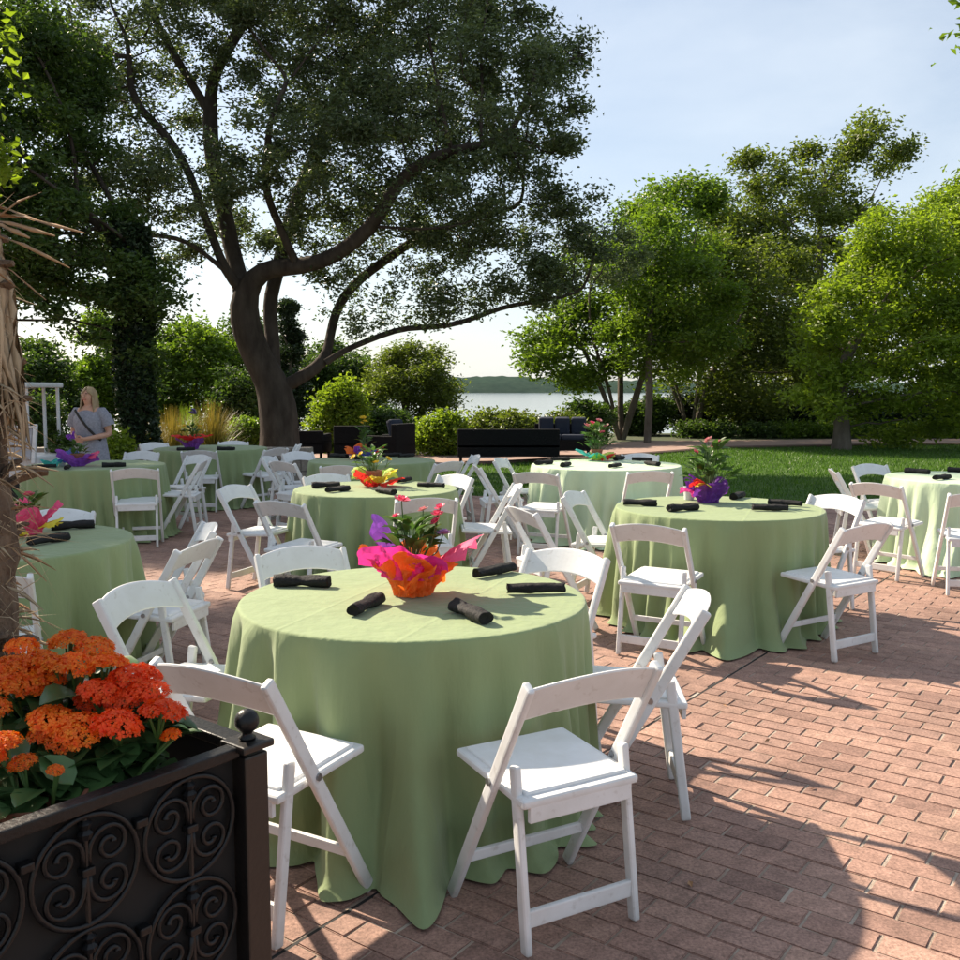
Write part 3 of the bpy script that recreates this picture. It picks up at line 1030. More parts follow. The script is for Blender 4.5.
# ------------------------------------------------------------------ shrubs, grasses
def shrub(name, label, px, ytop, ybot, rx, Y, leaf, seed, nleaf=6000, L=.12, Wd=.07, cat='shrub', group=None, ry=None):
    rng = np.random.default_rng(seed)
    k = Y / FOC
    c = at(px, (ytop + ybot) / 2, Y=Y)
    gz = ground_z(0, Y)
    top = at(px, ytop, Y=Y).z
    bx = np.array([c.x, Y, gz])
    H = max(.4, top - gz)
    W = rx * k
    D_ = ry or W * .8
    root = empty(name, bx)
    lob = [(rng.uniform(-.6, .6) * W, rng.uniform(-.5, .5) * D_, rng.uniform(.35, .78) * H, W * rng.uniform(.3, .5), D_ * rng.uniform(.3, .5), H * rng.uniform(.2, .34)) for _ in range(9)]
    lob.append((0, 0, .45 * H, W * .75, D_ * .75, .45 * H))
    pts = blob_points(lob, max(80, nleaf // 40), rng, .8)
    pts = pts[pts[:, 2] > .06]
    V, F = [], []
    bm = bmesh.new()
    for p in pts[:: max(1, len(pts) // 60)]:
        add_tube(bm, [(p[0] * .12, p[1] * .12, 0), (p[0] * .55, p[1] * .55, p[2] * .6), tuple(p)], [.018, .011, .004], 4, cap=False)
    link('stems', bm_mesh('stems', bm, M['bark2']), root)
    who = rng.integers(0, len(pts), nleaf)
    cent = pts[who] + rng.normal(size=(nleaf, 3)) * np.array([.13, .13, .09]) * (.6 + Y / 60)
    cent[:, 2] = np.abs(cent[:, 2]) + .02
    tone = np.clip(.45 + rng.normal(0, .18, len(pts))[who] + rng.normal(0, .15, nleaf), 0, 1)
    VL, FL, vl = leaves_np(cent, L, Wd, rng, vrand=tone)
    link('foliage', mesh_np('foliage', VL, FL, M[leaf], v=vl), root)
    return tag(root, label, cat, group)


SG = 'shrubs in the lakeside border'
shrub('hedge_shrub', 'clipped olive hedge shrub directly behind the long black sofa', 500, 413, 450, 46, 25.5, 'olive', 41, 9000, group=SG)
shrub('hedge_shrub', 'bright leafy low shrub between the long sofa and reclined armchair', 440, 416, 455, 32, 23, 'bright', 42, 8000, L=.10, group=SG)
shrub('hedge_shrub', 'olive hedge shrub behind the navy cushions', 556, 413, 448, 28, 26, 'olive', 43, 6500, group=SG)
shrub('hedge_shrub', 'taller dark shrub beside the multi-stemmed tree trunks', 588, 402, 446, 26, 27, 'dark', 44, 6500, group=SG)
shrub('hedge_shrub', 'lime green rounded shrub standing beside the oak trunk', 337, 384, 455, 34, 24, 'bright', 45, 11000, L=.12, group=SG)
shrub('hedge_shrub', 'dark hedge shrub behind the black lounge chairs', 382, 408, 455, 34, 25, 'dark', 46, 8000, group=SG)
shrub('hedge_shrub', 'dark green shrub between the oak trunk and the golden grasses', 236, 372, 455, 28, 25, 'dark', 47, 9000, group=SG)
shrub('hedge_shrub', 'tiny yellow-green shrub beside the woman in grey', 117, 430, 452, 9, 15.5, 'bright', 48, 2200, L=.09, group=SG)
shrub('hedge_shrub', 'yellow-green shrub at the foot of the oak trunk', 246, 421, 458, 22, 21.5, 'green', 49, 5000, L=.09, group=SG)
shrub('hedge_shrub', 'dark low shrub under the white framed cart canopy', 30, 395, 455, 36, 24, 'dark', 50, 8000, group=SG)
shrub('hedge_shrub', 'dark leafy plant between the grey cart panel and the woman', 70, 430, 455, 12, 14.0, 'dark', 51, 2600, L=.09, group=SG)
UGR = 'dark understory shrubs along the far side of the path'
for i, (px, yt, rx, Y, lf) in enumerate([(640, 408, 30, 34, 'dark'), (700, 404, 36, 36, 'cyp'), (745, 396, 36, 35, 'dark'), (790, 400, 34, 34, 'cyp'), (832, 408, 30, 33.5, 'dark'),
                                         (872, 402, 34, 34, 'cyp'), (915, 398, 36, 34, 'dark'), (960, 402, 36, 33, 'dark'), (1005, 398, 38, 33, 'dark')]):
    shrub('understory_shrub', 'dark understory shrub in the shade beyond the path under the trees', px, yt - 7, 440, rx, Y, lf, 60 + i, 11000, L=.17, Wd=.1, group=UGR)
GCR = 'low leafy border plants edging the path'
for i, px in enumerate(range(690, 1010, 32)):
    shrub('border_plant', 'low leafy border plant edging the far side of the path', px + random.uniform(-6, 6), 429 + random.uniform(-2, 3), 440, 18, 31.8, random.choice(['green', 'dark']), 80 + i, 2600, L=.13, Wd=.07, group=GCR, ry=.45)


def grass_clump(label, px, ytop, Y, r, n, leaf, seed, group):
    rng = np.random.default_rng(seed)
    gz = ground_z(0, Y)
    c = at(px, 430, Y=Y)
    H = at(px, ytop, Y=Y).z - gz
    root = np.array([c.x, Y, gz])
    V, F, A = [], [], []
    for i in range(n):
        a = rng.uniform(0, 2 * PI)
        lean = abs(rng.normal(0, .5)) * r + .05
        h = H * rng.uniform(.6, 1.05)
        b0 = np.array([math.cos(a), math.sin(a), 0]) * rng.uniform(0, r * .3)
        d = np.array([math.cos(a), math.sin(a), 0])
        s = np.array([-d[1], d[0], 0]) * .009
        k = len(V)
        for t in (0, .45, .8, 1.):
            p = b0 + d * lean * t ** 2 + np.array([0, 0, h * (t - .28 * t ** 3 * (lean / r))])
            ww = 1 - t * .9
            V += [p - s * ww, p + s * ww]
            A += [rng.random() * .3 + .7 * t] * 2
        for q in range(3):
            F.append((k + 2 * q, k + 2 * q + 1, k + 2 * q + 3, k + 2 * q + 2))
    o = link('ornamental_grass', mesh_np('ornamental_grass', V, F, M[leaf], v=A), None, root)
    return tag(o, label, 'grass', group)


GG = 'golden grasses behind the far tables'
grass_clump('tall golden ornamental grass clump nearest the oak trunk', 212, 398, 18.5, .75, 700, 'yell', 91, GG)
grass_clump('bushy golden ornamental grass clump behind the red and violet centerpiece', 172, 405, 18.0, .8, 750, 'yell', 92, GG)
grass_clump('low straw-coloured grass clump beside the ivy-clad trunk', 148, 415, 17.5, .6, 500, 'yell', 93, GG)
grass_clump('green spiky grass tuft between two golden clumps', 190, 402, 18.8, .6, 500, 'green', 94, GG)
# low stone ledge
led = empty('stone_ledge', (at(165, 440, Y=16.2).x, 16.2, -.05))
bm = bmesh.new()
add_box(bm, (0, 0, 0), (1, 1, 1), bevel=.06)
sm = bm_mesh('stone', bm, M['stone'])
for i in range(16):
    for k in range(3):
        link('stone', sm, led, ((i - 7.5) * .31 + (k % 2) * .15, random.uniform(-.02, .02), .12 + .2 * k), (0, random.uniform(-.02, .02), random.uniform(-.04, .04)), (.30, .34, .195))
tag(led, 'low dark stone ledge in front of the golden grasses', 'ledge')


# ------------------------------------------------------------------ folding chair
def make_chair():
    root = empty('folding_chair')
    ms = {}
    for s in (-1, 1):
        bm = bmesh.new()
        add_bar(bm, (s * .213, .205, 0.002), (s * .213, -.236, .775), .024, .042, .010, seg=3)
        link('side_rail', bm_mesh('side_rail', bm, M['white']), root)
        bm = bmesh.new()
        add_bar(bm, (s * .184, -.185, .002), (s * .184, -.118, .515), .023, .036, .010, seg=3)
        link('rear_leg', bm_mesh('rear_leg', bm, M['white']), root)
        bm = bmesh.new()
        add_tube(bm, [(s * .198, -.045, .452), (s * .231, -.045, .452)], .011, 10)
        link('hinge_bolt', bm_mesh('hinge_bolt', bm, M['steel']), root)
    # curved top slat
    bm = bmesh.new()
    n = 18
    rails = []
    for i in range(n + 1):
        t = i / n * 2 - 1
        x = t * .207
        zc = .052 - .030 * t * t
        bow = -.028 * (1 - t * t)
        ring = []
        for (dz, th) in ((-.046, -.007), (.048, -.007), (.053, -.003), (.053, .003), (.048, .007), (-.046, .007), (-.051, .003), (-.051, -.003)):
            zz = .690 + zc + dz
            yy = -.236 + (.775 - zz) * (.441 / .773) + bow + th
            ring.append(Vector((x, yy, zz)))
        rails.append(ring)
    vs = [[bm.verts.new(p) for p in r] for r in rails]
    for i in range(n):
        for k in range(8):
            bm.faces.new((vs[i][k], vs[i][(k + 1) % 8], vs[i + 1][(k + 1) % 8], vs[i + 1][k]))
    bm.faces.new(vs[0])
    bm.faces.new(vs[-1][::-1])
    link('back_slat', bm_mesh('back_slat', bm, M['white'], smooth=False), root)
    tilt = Matrix.Rotation(R(3.0), 3, 'X')
    bm = bmesh.new()
    add_box(bm, (0, .015, .435), (.392, .395, .026), rot=None, bevel=.011, seg=3)
    bmesh.ops.rotate(bm, cent=(0, .015, .435), matrix=tilt, verts=bm.verts)
    link('seat', bm_mesh('seat', bm, M['white']), root)
    bm = bmesh.new()
    # pad: inset from the seat's rim by a groove
    add_box(bm, (0, .02, .449), (.345, .345, .016), bevel=.0075, seg=3)
    bmesh.ops.rotate(bm, cent=(0, .015, .435), matrix=tilt, verts=bm.verts)
    link('seat_pad', bm_mesh('seat_pad', bm, M['pad'], smooth=False), root)
    bm = bmesh.new()
    add_box(bm, (0, -.172, .396), (.344, .016, .052), bevel=.004)
    link('seat_apron', bm_mesh('seat_apron', bm, M['white']), root)
    bm = bmesh.new()
    add_box(bm, (0, -.174, .098), (.35, .017, .05), bevel=.005)
    link('rear_stretcher', bm_mesh('rear_stretcher', bm, M['white']), root)
    bm = bmesh.new()
    add_bar(bm, (-.204, .115, .158), (.204, .115, .158), .032, .018, .005, side=Vector((0, 0, 1)))
    link('front_stretcher', bm_mesh('front_stretcher', bm, M['white']), root)
    return root


# name of each table: centre, radius, cloth, folds that trail on the floor, how it is called
T = dict(
    A=((-.252, 3.60), .655, 'sage', [(-96, .13, .16), (-84, .10, .17)], 'orange and magenta centerpiece'),
    B=((1.60, 6.40), .685, 'sage', [(-103, .30, .22), (-75, .18, .08)], 'purple wrapped centerpiece'),
    C=((4.36, 8.55), .685, 'mint', [(-128, .22, .24)], 'table at the lawn with pale mint cloth'),
    D=((1.32, 10.05), .78, 'mint', [(-100, .3, .08)], 'teal wrapped centerpiece'),
    E=((-.83, 7.62), .65, 'sage', [(-150, .25, .12), (-40, .25, .08)], 'red and yellow centerpiece'),
    F=((-1.20, 10.65), .70, 'sage', [(-90, .3, .05)], 'orange and blue centerpiece'),
    G=((-2.52, 4.92), .685, 'sage', [(-60, .3, .05)], 'pink and yellow centerpiece'),
    H=((-4.02, 10.0), .70, 'sage', [(-90, .3, .05)], 'violet and pink centerpiece'),
    I=((-3.62, 12.9), .74, 'sage', [(-90, .3, .05)], 'red and violet centerpiece'),
)
TH = .76
SHORT = {k: v[4] for k, v in T.items()}
SHORT['C'] = 'pale mint table on the lawn side'


def cloth(key, seed):
    (cx, cy), Rr, mat, lobes, _ = T[key]
    rng = np.random.default_rng(seed)
    nph = 420
    ph = np.arange(nph) / nph * 2 * PI
    bounds, amps = [0.], []
    while bounds[-1] < 2 * PI - .14:
        bounds.append(bounds[-1] + rng.uniform(.13, .42))
        amps.append(rng.uniform(.45, 1.25))
    bounds = np.array(bounds) * 2 * PI / bounds[-1]
    skew = rng.uniform(.2, .8, len(amps))
    def pleat(shift):
        q = (ph + shift) % (2 * PI)
        k = np.clip(np.searchsorted(bounds, q, side='right') - 1, 0, len(amps) - 1)
        wdt = bounds[k + 1] - bounds[k]
        u = (q - bounds[k]) / wdt
        sk = skew[k]
        tri = np.where(u < sk, u / sk, (1 - u) / (1 - sk))
        return (.75 * tri + .25 * np.sin(PI * u) - .5) * np.array(amps)[k] * np.clip(wdt / .27, .5, 1.3)
    def soften(f, n_):
        for _ in range(n_):
            f = .25 * np.roll(f, 1) + .5 * f + .25 * np.roll(f, -1)
        return f
    big = np.cos(5 * ph + rng.uniform(0, 6)) * .5 + np.cos(3 * ph + rng.uniform(0, 6)) * .5
    fine = np.cos(23 * ph + rng.uniform(0, 6)) * .3 + np.cos(31 * ph + rng.uniform(0, 6)) * .2
    rows = []
    for r in (.0, .35, .7, .93, 1 - .016 / Rr):
        rows.append((np.full(nph, max(r, .001) * Rr), np.full(nph, TH)))
    for a in (20, 50, 80):
        rows.append((np.full(nph, Rr - .012 + .012 * math.sin(R(a))), np.full(nph, TH - .012 + .012 * math.cos(R(a)))))
    nz_ = 22
    lob = np.zeros((nz_ + 1, nph))
    for i in range(1, nz_ + 1):
        t = i / nz_
        z = np.full(nph, (TH - .012) * (1 - t))
        amp = .20 * t ** .45 * (1 - .25 * t ** 4)
        fold = soften(pleat(.06 * t * math.sin(seed)), int(2 + 10 * (1 - t) ** 2))
        r = Rr + .002 + .035 * t + amp * fold * (.55 + .45 * t) + .020 * t * big + .007 * fine * t * (1 - .4 * t)
        twist = .10 * t * t * np.sin(4 * ph + seed)
        for (a, wd, am) in lobes:
            d = (ph - R(a) + PI) % (2 * PI) - PI
            r += am * np.exp(-(d / wd) ** 2) * float(ss(.35, 1, np.array(t))) ** 1.5 * (1 + .22 * fold)
        if t > .9:
            r += .045 * ((t - .9) / .1) ** 2 * (1 + .25 * fold + .35 * fine + .35 * big)
        z = np.maximum(z, .006 + .005 * (1 + fine))
        rows.append((r, z))
        ph_r = ph
    V = []
    for (r, z) in rows:
        V.append(np.stack([r * np.cos(ph), r * np.sin(ph), z + 0 * ph], 1))
    V = np.concatenate(V)
    V[:, 2] += np.where(V[:, 2] > TH - .002, .0006 * np.sin(V[:, 0] * 11 + seed) * np.cos(V[:, 1] * 9), 0)
    F = []
    for i in range(len(rows) - 1):
        for k in range(nph):
            F.append((i * nph + k, (i + 1) * nph + k, (i + 1) * nph + (k + 1) % nph, i * nph + (k + 1) % nph))
    return link('tablecloth', mesh_np('tablecloth', V, F, M[mat], smooth=True), None, (cx, cy, .0015), (0, 0, 0))


CL_LABEL = dict(
    A='sage green floor-length cloth under the orange and magenta tissue centerpiece',
    B='sage green floor-length cloth under the purple wrapped potted plant',
    C='pale mint floor-length cloth beside the lawn with no centerpiece in sight',
    D='pale mint cloth under the teal wrapped pink flowers',
    E='sage green cloth under the red and yellow tissue centerpiece',
    F='sage green cloth under the orange and blue tissue centerpiece near the oak',
    G='sage green cloth right behind the dry palm trunk',
    H='sage green cloth in front of the standing woman in grey',
    I='sage green cloth under the red and violet centerpiece by the golden grasses')
bm = bmesh.new()
add_lathe(bm, [(0, TH - .03), (.64, TH - .03), (.645, TH - .025), (.645, TH - .005), (.64, TH - .003), (0, TH - .003)], 40)
top_me = bm_mesh('table_top', bm, M['table'])
bm = bmesh.new()
add_tube(bm, [(0, 0, 0), (0, 0, TH - .03)], .016, 8)
leg_me = bm_mesh('leg', bm, M['iron'])
for i, k in enumerate(T):
    (cx, cy), Rr = T[k][:2]
    t = empty('round_table', (cx, cy, 0))
    s = (Rr - .02) / .645
    link('table_top', top_me, t, (0, 0, 0), (0, 0, 0), (s, s, 1))
    for a in range(4):
        link('leg', leg_me, t, (.42 * math.cos(PI / 4 + a * PI / 2), .42 * math.sin(PI / 4 + a * PI / 2), 0))
    tag(t, 'round table wholly covered by the cloth with the ' + SHORT[k], 'table', 'round banquet tables')
    tag(cloth(k, 100 + i * 7), CL_LABEL[k], 'tablecloth', 'floor-length tablecloths')

# chairs: (table, x, y, facing degrees, where it stands)
W0 = 'white folding chair '
CH = [
    ('A', .20, 2.745, 119, 'on open brick, back to the paving, at orange-magenta centerpiece'),
    ('A', .57, 3.52, 176, 'standing sideways between the orange-magenta and purple centerpiece tables'),
    ('A', -.63, 2.78, 60, 'right beside the black iron post, seat against green cloth'),
    ('A', -.74, 4.33, -60, 'behind the orange and magenta centerpiece on the side of the red-yellow one'),
    ('A', .27, 4.27, -127, 'tucked behind the table of the orange centerpiece on its purple-centerpiece side'),
    ('A', -1.11, 3.58, -20, 'just behind the orange kalanchoe flowers, seat turned to the paving'),
    ('G', -1.74, 5.26, 202, 'facing the palm-side table, farther of a tight pair beside the kalanchoe'),
    ('G', -1.63, 4.80, 168, 'facing the palm-side table, the one of a tight pair nearer the kalanchoe'),
    ('G', -2.15, 4.10, 108, 'close behind the dry palm trunk, at the pink and yellow centerpiece'),
    ('G', -2.62, 5.76, -82, 'behind the pink and yellow centerpiece, facing the palm trunk'),
    ('H', -3.38, 9.42, 105, 'backed to the paving at the violet and pink centerpiece'),
    ('H', -3.18, 10.15, 186, 'facing the woman-side table with its back to the red-yellow centerpiece'),
    ('H', -3.38, 10.85, 232, 'at the corner between the violet-pink and red-violet centerpieces'),
    ('H', -4.15, 11.45, 262, 'beside the standing woman, facing the violet and pink centerpiece'),
    ('H', -4.72, 9.30, 45, 'on the palm side of the table before the woman in grey'),
    ('I', -3.50, 12.12, 93, 'with its back to the paving at the red and violet centerpiece'),
    ('I', -2.82, 12.45, 150, 'turned sideways at the corner of the red and violet centerpiece table'),
    ('I', -2.72, 13.10, 195, 'on the oak side of the red and violet centerpiece table'),
    ('I', -3.60, 13.78, 270, 'between the red and violet centerpiece table and the golden grasses'),
    ('I', -4.45, 13.45, 320, 'behind the red and violet centerpiece table towards the ivy trunk'),
    ('F', -2.16, 10.80, -6, 'squarely on the oak-trunk side of the orange and blue centerpiece'),
    ('F', -1.93, 10.25, 48, 'backed to the paving between red-violet and orange-blue centerpieces'),
    ('F', -1.36, 9.76, 85, 'between the orange-blue and the red-yellow centerpiece tables'),
    ('F', -2.05, 11.45, -45, 'behind the orange and blue centerpiece at the foot of the oak'),
    ('F', -.28, 11.0, 190, 'squarely on the lawn side of the orange and blue centerpiece'),
    ('F', -.50, 10.2, 140, 'backed to the lawn corner of the orange and blue centerpiece table'),
    ('E', -1.72, 7.45, -20, 'open to the paving, outermost of two beside the red and yellow centerpiece'),
    ('E', -1.25, 6.68, 60, 'backed to the kalanchoe side of the red and yellow centerpiece table'),
    ('E', -1.24, 8.33, -55, 'behind the red and yellow centerpiece on its oak side'),
    ('E', -.42, 6.90, 102, 'directly behind the pink flowers of the orange and magenta centerpiece'),
    ('E', -.38, 8.28, 225, 'behind the red and yellow centerpiece on its lawn side'),
    ('E', .06, 7.60, 183, 'alone on the paving between the red-yellow and teal centerpieces'),
    ('D', 1.55, 9.10, 98, 'backed to the purple centerpiece, at the teal wrapped pink flowers'),
    ('D', .60, 8.95, 66, 'backed to the paving at the near corner of the teal centerpiece table'),
    ('D', .44, 10.42, -18, 'beside the lawn at the teal centerpiece table, seat front showing'),
    ('D', .20, 9.62, 8, 'beside the lawn at the teal centerpiece table, turned squarely to it'),
    ('D', 1.80, 11.02, 250, 'on the lake side of the table with teal wrapped pink flowers'),
    ('B', .90, 6.95, -25, 'pulled away at an angle between teal and purple centerpieces'),
    ('B', .48, 6.20, 22, 'standing loose behind the orange-magenta table, turned to the purple centerpiece'),
    ('B', 1.06, 5.56, 60, 'backed to the orange-magenta table, tucked at the purple centerpiece'),
    ('B', 2.07, 5.58, 122, 'on open brick at the purple centerpiece, back to the wide paving'),
    ('B', 2.36, 6.68, 215, 'on the lawn side of the purple centerpiece table'),
    ('C', 3.38, 7.88, 40, 'turned to the pale mint cloth, back towards the purple centerpiece'),
    ('C', 4.02, 9.45, -68, 'behind the pale mint cloth on the grass side'),
    ('C', 3.58, 9.02, -12, 'on the sofa side of the pale mint table beside the lawn'),
    ('C', 3.73, 7.22, 76, 'on the brick beside the trailing fold of the pale mint cloth'),
]
chair0 = make_chair()
for i, (tk, x, y, fa, lab) in enumerate(CH):
    o = chair0 if i == 0 else copy_tree(chair0)
    o.location = (x, y, 0.0035)
    o.rotation_euler = (0, 0, R(fa - 90))
    tag(o, W0 + lab, 'chair', 'white folding chairs round the ' + SHORT[tk])


# ------------------------------------------------------------------ napkin rolls
def napkin_mesh(seed, L=.225):
    rng = random.Random(seed)
    bm = bmesh.new()
    n, m = 22, 20
    P = []
    a0, a1 = rng.uniform(.020, .026), rng.uniform(.020, .027)
    for i in range(n + 1):
        t = i / n
        r = a0 + (a1 - a0) * t + .002 * math.sin(9 * t + seed)
        r *= .93 - .10 * math.exp(-((t - .5) / .06) ** 2)          # tied in the middle
        row = []
        for k in range(m):
            th = 2 * PI * k / m
            rr = r * (.86 + .26 * (((th + 4.6 + .5 * t) % (2 * PI)) / (2 * PI))) * (1 + .06 * mnoise.noise((t * 6, math.cos(th) * 1.4 + seed, math.sin(th) * 1.4)) + .06 * math.cos(3 * th + 5 * t + seed))
            row.append(Vector(((t - .5) * L + .006 * mnoise.noise((th, seed, t)), rr * 1.18 * math.cos(th), max(.0, .0225 + rr * .95 * math.sin(th)))))
        P.append(row)
    vs = [[bm.verts.new(p) for p in r] for r in P]
    for i in range(n):
        for k in range(m):
            bm.faces.new((vs[i][k], vs[i][(k + 1) % m], vs[i + 1][(k + 1) % m], vs[i + 1][k]))
    for e, s in ((0, 1), (n, -1)):                                # rolled ends: spiral hollow
        c = sum((v.co for v in vs[e]), Vector()) / m
        inner = [bm.verts.new(c + (v.co - c) * .55 + Vector((s * .012, 0, 0))) for v in vs[e]]
        for k in range(m):
            bm.faces.new((vs[e][k], vs[e][(k + 1) % m], inner[(k + 1) % m], inner[k]))
        bm.faces.new(inner)
    return bm_mesh('napkin_roll', bm, M['napkin'], smooth=True)


NM = [napkin_mesh(k) for k in range(6)]
# (table, photo x, y, angle in degrees)
NAP = [('A', 302, 583, -1, 0), ('A', 367, 606, 27, 1), ('A', 470, 614, -23, 2), ('A', 501, 570, 11, 3), ('A', 536, 590, 1, 4),
       ('B', 683, 508, 8, 0), ('B', 640, 503, -2, 1), ('B', 740, 495, 40, 2), ('B', 770, 508, -2, 3), ('B', 785, 503, -8, 4),
       ('C', 917, 471, -8, 0), ('C', 942, 477, 12, 1), ('C', 958, 468, -5, 2),
       ('D', 541, 462, 8, 0), ('D', 553, 458, 5, 1), ('D', 566, 464, 30, 2), ('D', 615, 465, 20, 3), ('D', 650, 458, -4, 4), ('D', 652, 463, -15, 5), ('D', 628, 455, 20, 0),
       ('E', 326, 485, 4, 0), ('E', 338, 489, 14, 1), ('E', 386, 491, -20, 2), ('E', 407, 479, 25, 3), ('E', 431, 485, -4, 4),
       ('F', 317, 453.5, -8, 0), ('F', 334, 455, 2, 1), ('F', 404, 452.5, 5, 2), ('F', 418, 454, 8, 3), ('F', 360, 457, 20, 4),
       ('G', 73, 526, 8, 0), ('G', 49, 540, 20, 1),
       ('H', 114, 464.5, 4, 2), ('H', 60, 468, 70, 3), ('H', 30, 467, 5, 4), ('I', 180, 449, 5, 1), ('I', 236, 449.5, 0, 2)]
for tk, x, y, a, v in NAP:
    p = at(x, y + 1.5, TH + .012)
    a = R(a if tk == 'A' else a * .45)
    q1, q2 = at(x - 8 * math.cos(a), y + 8 * math.sin(a), TH), at(x + 8 * math.cos(a), y - 8 * math.sin(a), TH)
    (cx, cy), Rr = T[tk][:2]
    d = Vector((p.x - cx, p.y - cy))
    if d.length > Rr - .13:
        d *= (Rr - .13) / d.length
    o = link('napkin_roll', NM[v], None, (cx + d.x, cy + d.y, TH + .003), (0, 0, math.atan2(q2.y - q1.y, q2.x - q1.x)))
    tag(o, 'black rolled napkin tied in the middle, on the table with the ' + SHORT[tk] if tk != 'C' else 'black rolled napkin on the pale mint cloth beside the lawn',
        'napkin', 'black napkin rolls on the table with the ' + SHORT[tk])


# ------------------------------------------------------------------ centerpieces
def tissue_mesh(mat, seed, r0, r1, z0, z1, peaks=4, spike=.5, a0=0., a1=360., crump=.012, out=0.):
    rng = random.Random(seed)
    nu, nvv = 84, 14
    bm = bmesh.new()
    full = (a1 - a0) >= 359
    P = []
    p0 = rng.uniform(0, 6)
    for i in range(nu if full else nu + 1):
        th = R(a0 + (a1 - a0) * i / nu)
        pk = abs(math.cos(peaks * (th + p0) / 2)) ** 1.6
        edge = 1.0
        if not full:
            e = i / nu
            edge = math.sin(PI * min(1, max(0, e))) ** .5
        row = []
        for j in range(nvv + 1):
            t = j / nvv
            ext = (1 - spike) + spike * pk
            h = z0 + (z1 - z0) * t * ext * (1 if full else .35 + .65 * edge)
            r = r0 + (r1 - r0) * (t ** 1.5) * ext
            pl = math.sin(th * 11 + seed + 2 * t) * .5 + math.sin(th * 17 - seed) * .35
            r += .45 * crump * mnoise.noise((math.cos(th) * 9, math.sin(th) * 9, t * 11 + seed)) + pl * crump * .8 * (.25 + t) + crump * .9 * mnoise.noise((math.cos(th) * 3, math.sin(th) * 3, t * 5 + seed))
            z = h + crump * 1.0 * mnoise.noise((math.cos(th) * 4 + 9, math.sin(th) * 4, t * 4 + seed)) * t - out * t ** 3 * (z1 - z0)
            row.append(Vector((r * math.cos(th), r * math.sin(th), max(0.001, z))))
        P.append(row)
    add_grid(bm, P, closed_u=full)
    return bm_mesh('tissue_paper', bm, M['t_' + mat], smooth=False)


def leaf_mesh(mat, L=.07, Wd=.032, name='leaf', cup=.25, n=7, scallop=0.):
    bm = bmesh.new()
    rows = []
    for i in range(n + 1):
        t = i / n
        wv = Wd * .5 * (math.sin(PI * t ** .8) ** .8 if 0 < t < 1 else .02) * (1 + scallop * (1 if i % 2 else -1))
        z = -cup * L * t * t + .25 * L * t
        rows.append([Vector((-wv, L * t, z + wv * .35)), Vector((0, L * t, z)), Vector((wv, L * t, z + wv * .35))])
    add_grid(bm, rows)
    return bm_mesh(name, bm, M[mat], smooth=True)


def bloom_mesh(mat, r=.022, petals=7, layers=2, name='flower'):
    bm = bmesh.new()
    rng = random.Random(hash(mat) % 97)
    for l in range(layers):
        el = .25 + .55 * l
        for k in range(petals):
            a = 2 * PI * (k + .5 * l) / petals
            d = Vector((math.cos(a) * math.cos(el), math.sin(a) * math.cos(el), math.sin(el)))
            s = Vector((-math.sin(a), math.cos(a), 0))
            rr = r * (1 - .25 * l) * rng.uniform(.9, 1.1)
            w_ = rr * 1.7 / petals * 2
            v = [bm.verts.new(p) for p in (Vector((0, 0, 0)), d * rr * .6 + s * w_, d * rr * 1.05 + s * w_ * .5 + Vector((0, 0, rr * .12)),
                                           d * rr * 1.05 - s * w_ * .5 + Vector((0, 0, rr * .12)), d * rr * .6 - s * w_)]
            bm.faces.new(v)
    add_lathe(bm, [(0, 0), (r * .28, r * .1), (r * .26, r * .32), (0, r * .42)], 8)
    return bm_mesh(name, bm, M[mat])


LEAF = {'s': leaf_mesh('leafA', .075, .034), 'l': leaf_mesh('leafA', .10, .048), 'n': leaf_mesh('leafA', .085, .022)}
BLOOM = {k: bloom_mesh(k) for k in ('f_pink', 'f_yellow', 'f_rose', 'f_lilac')}


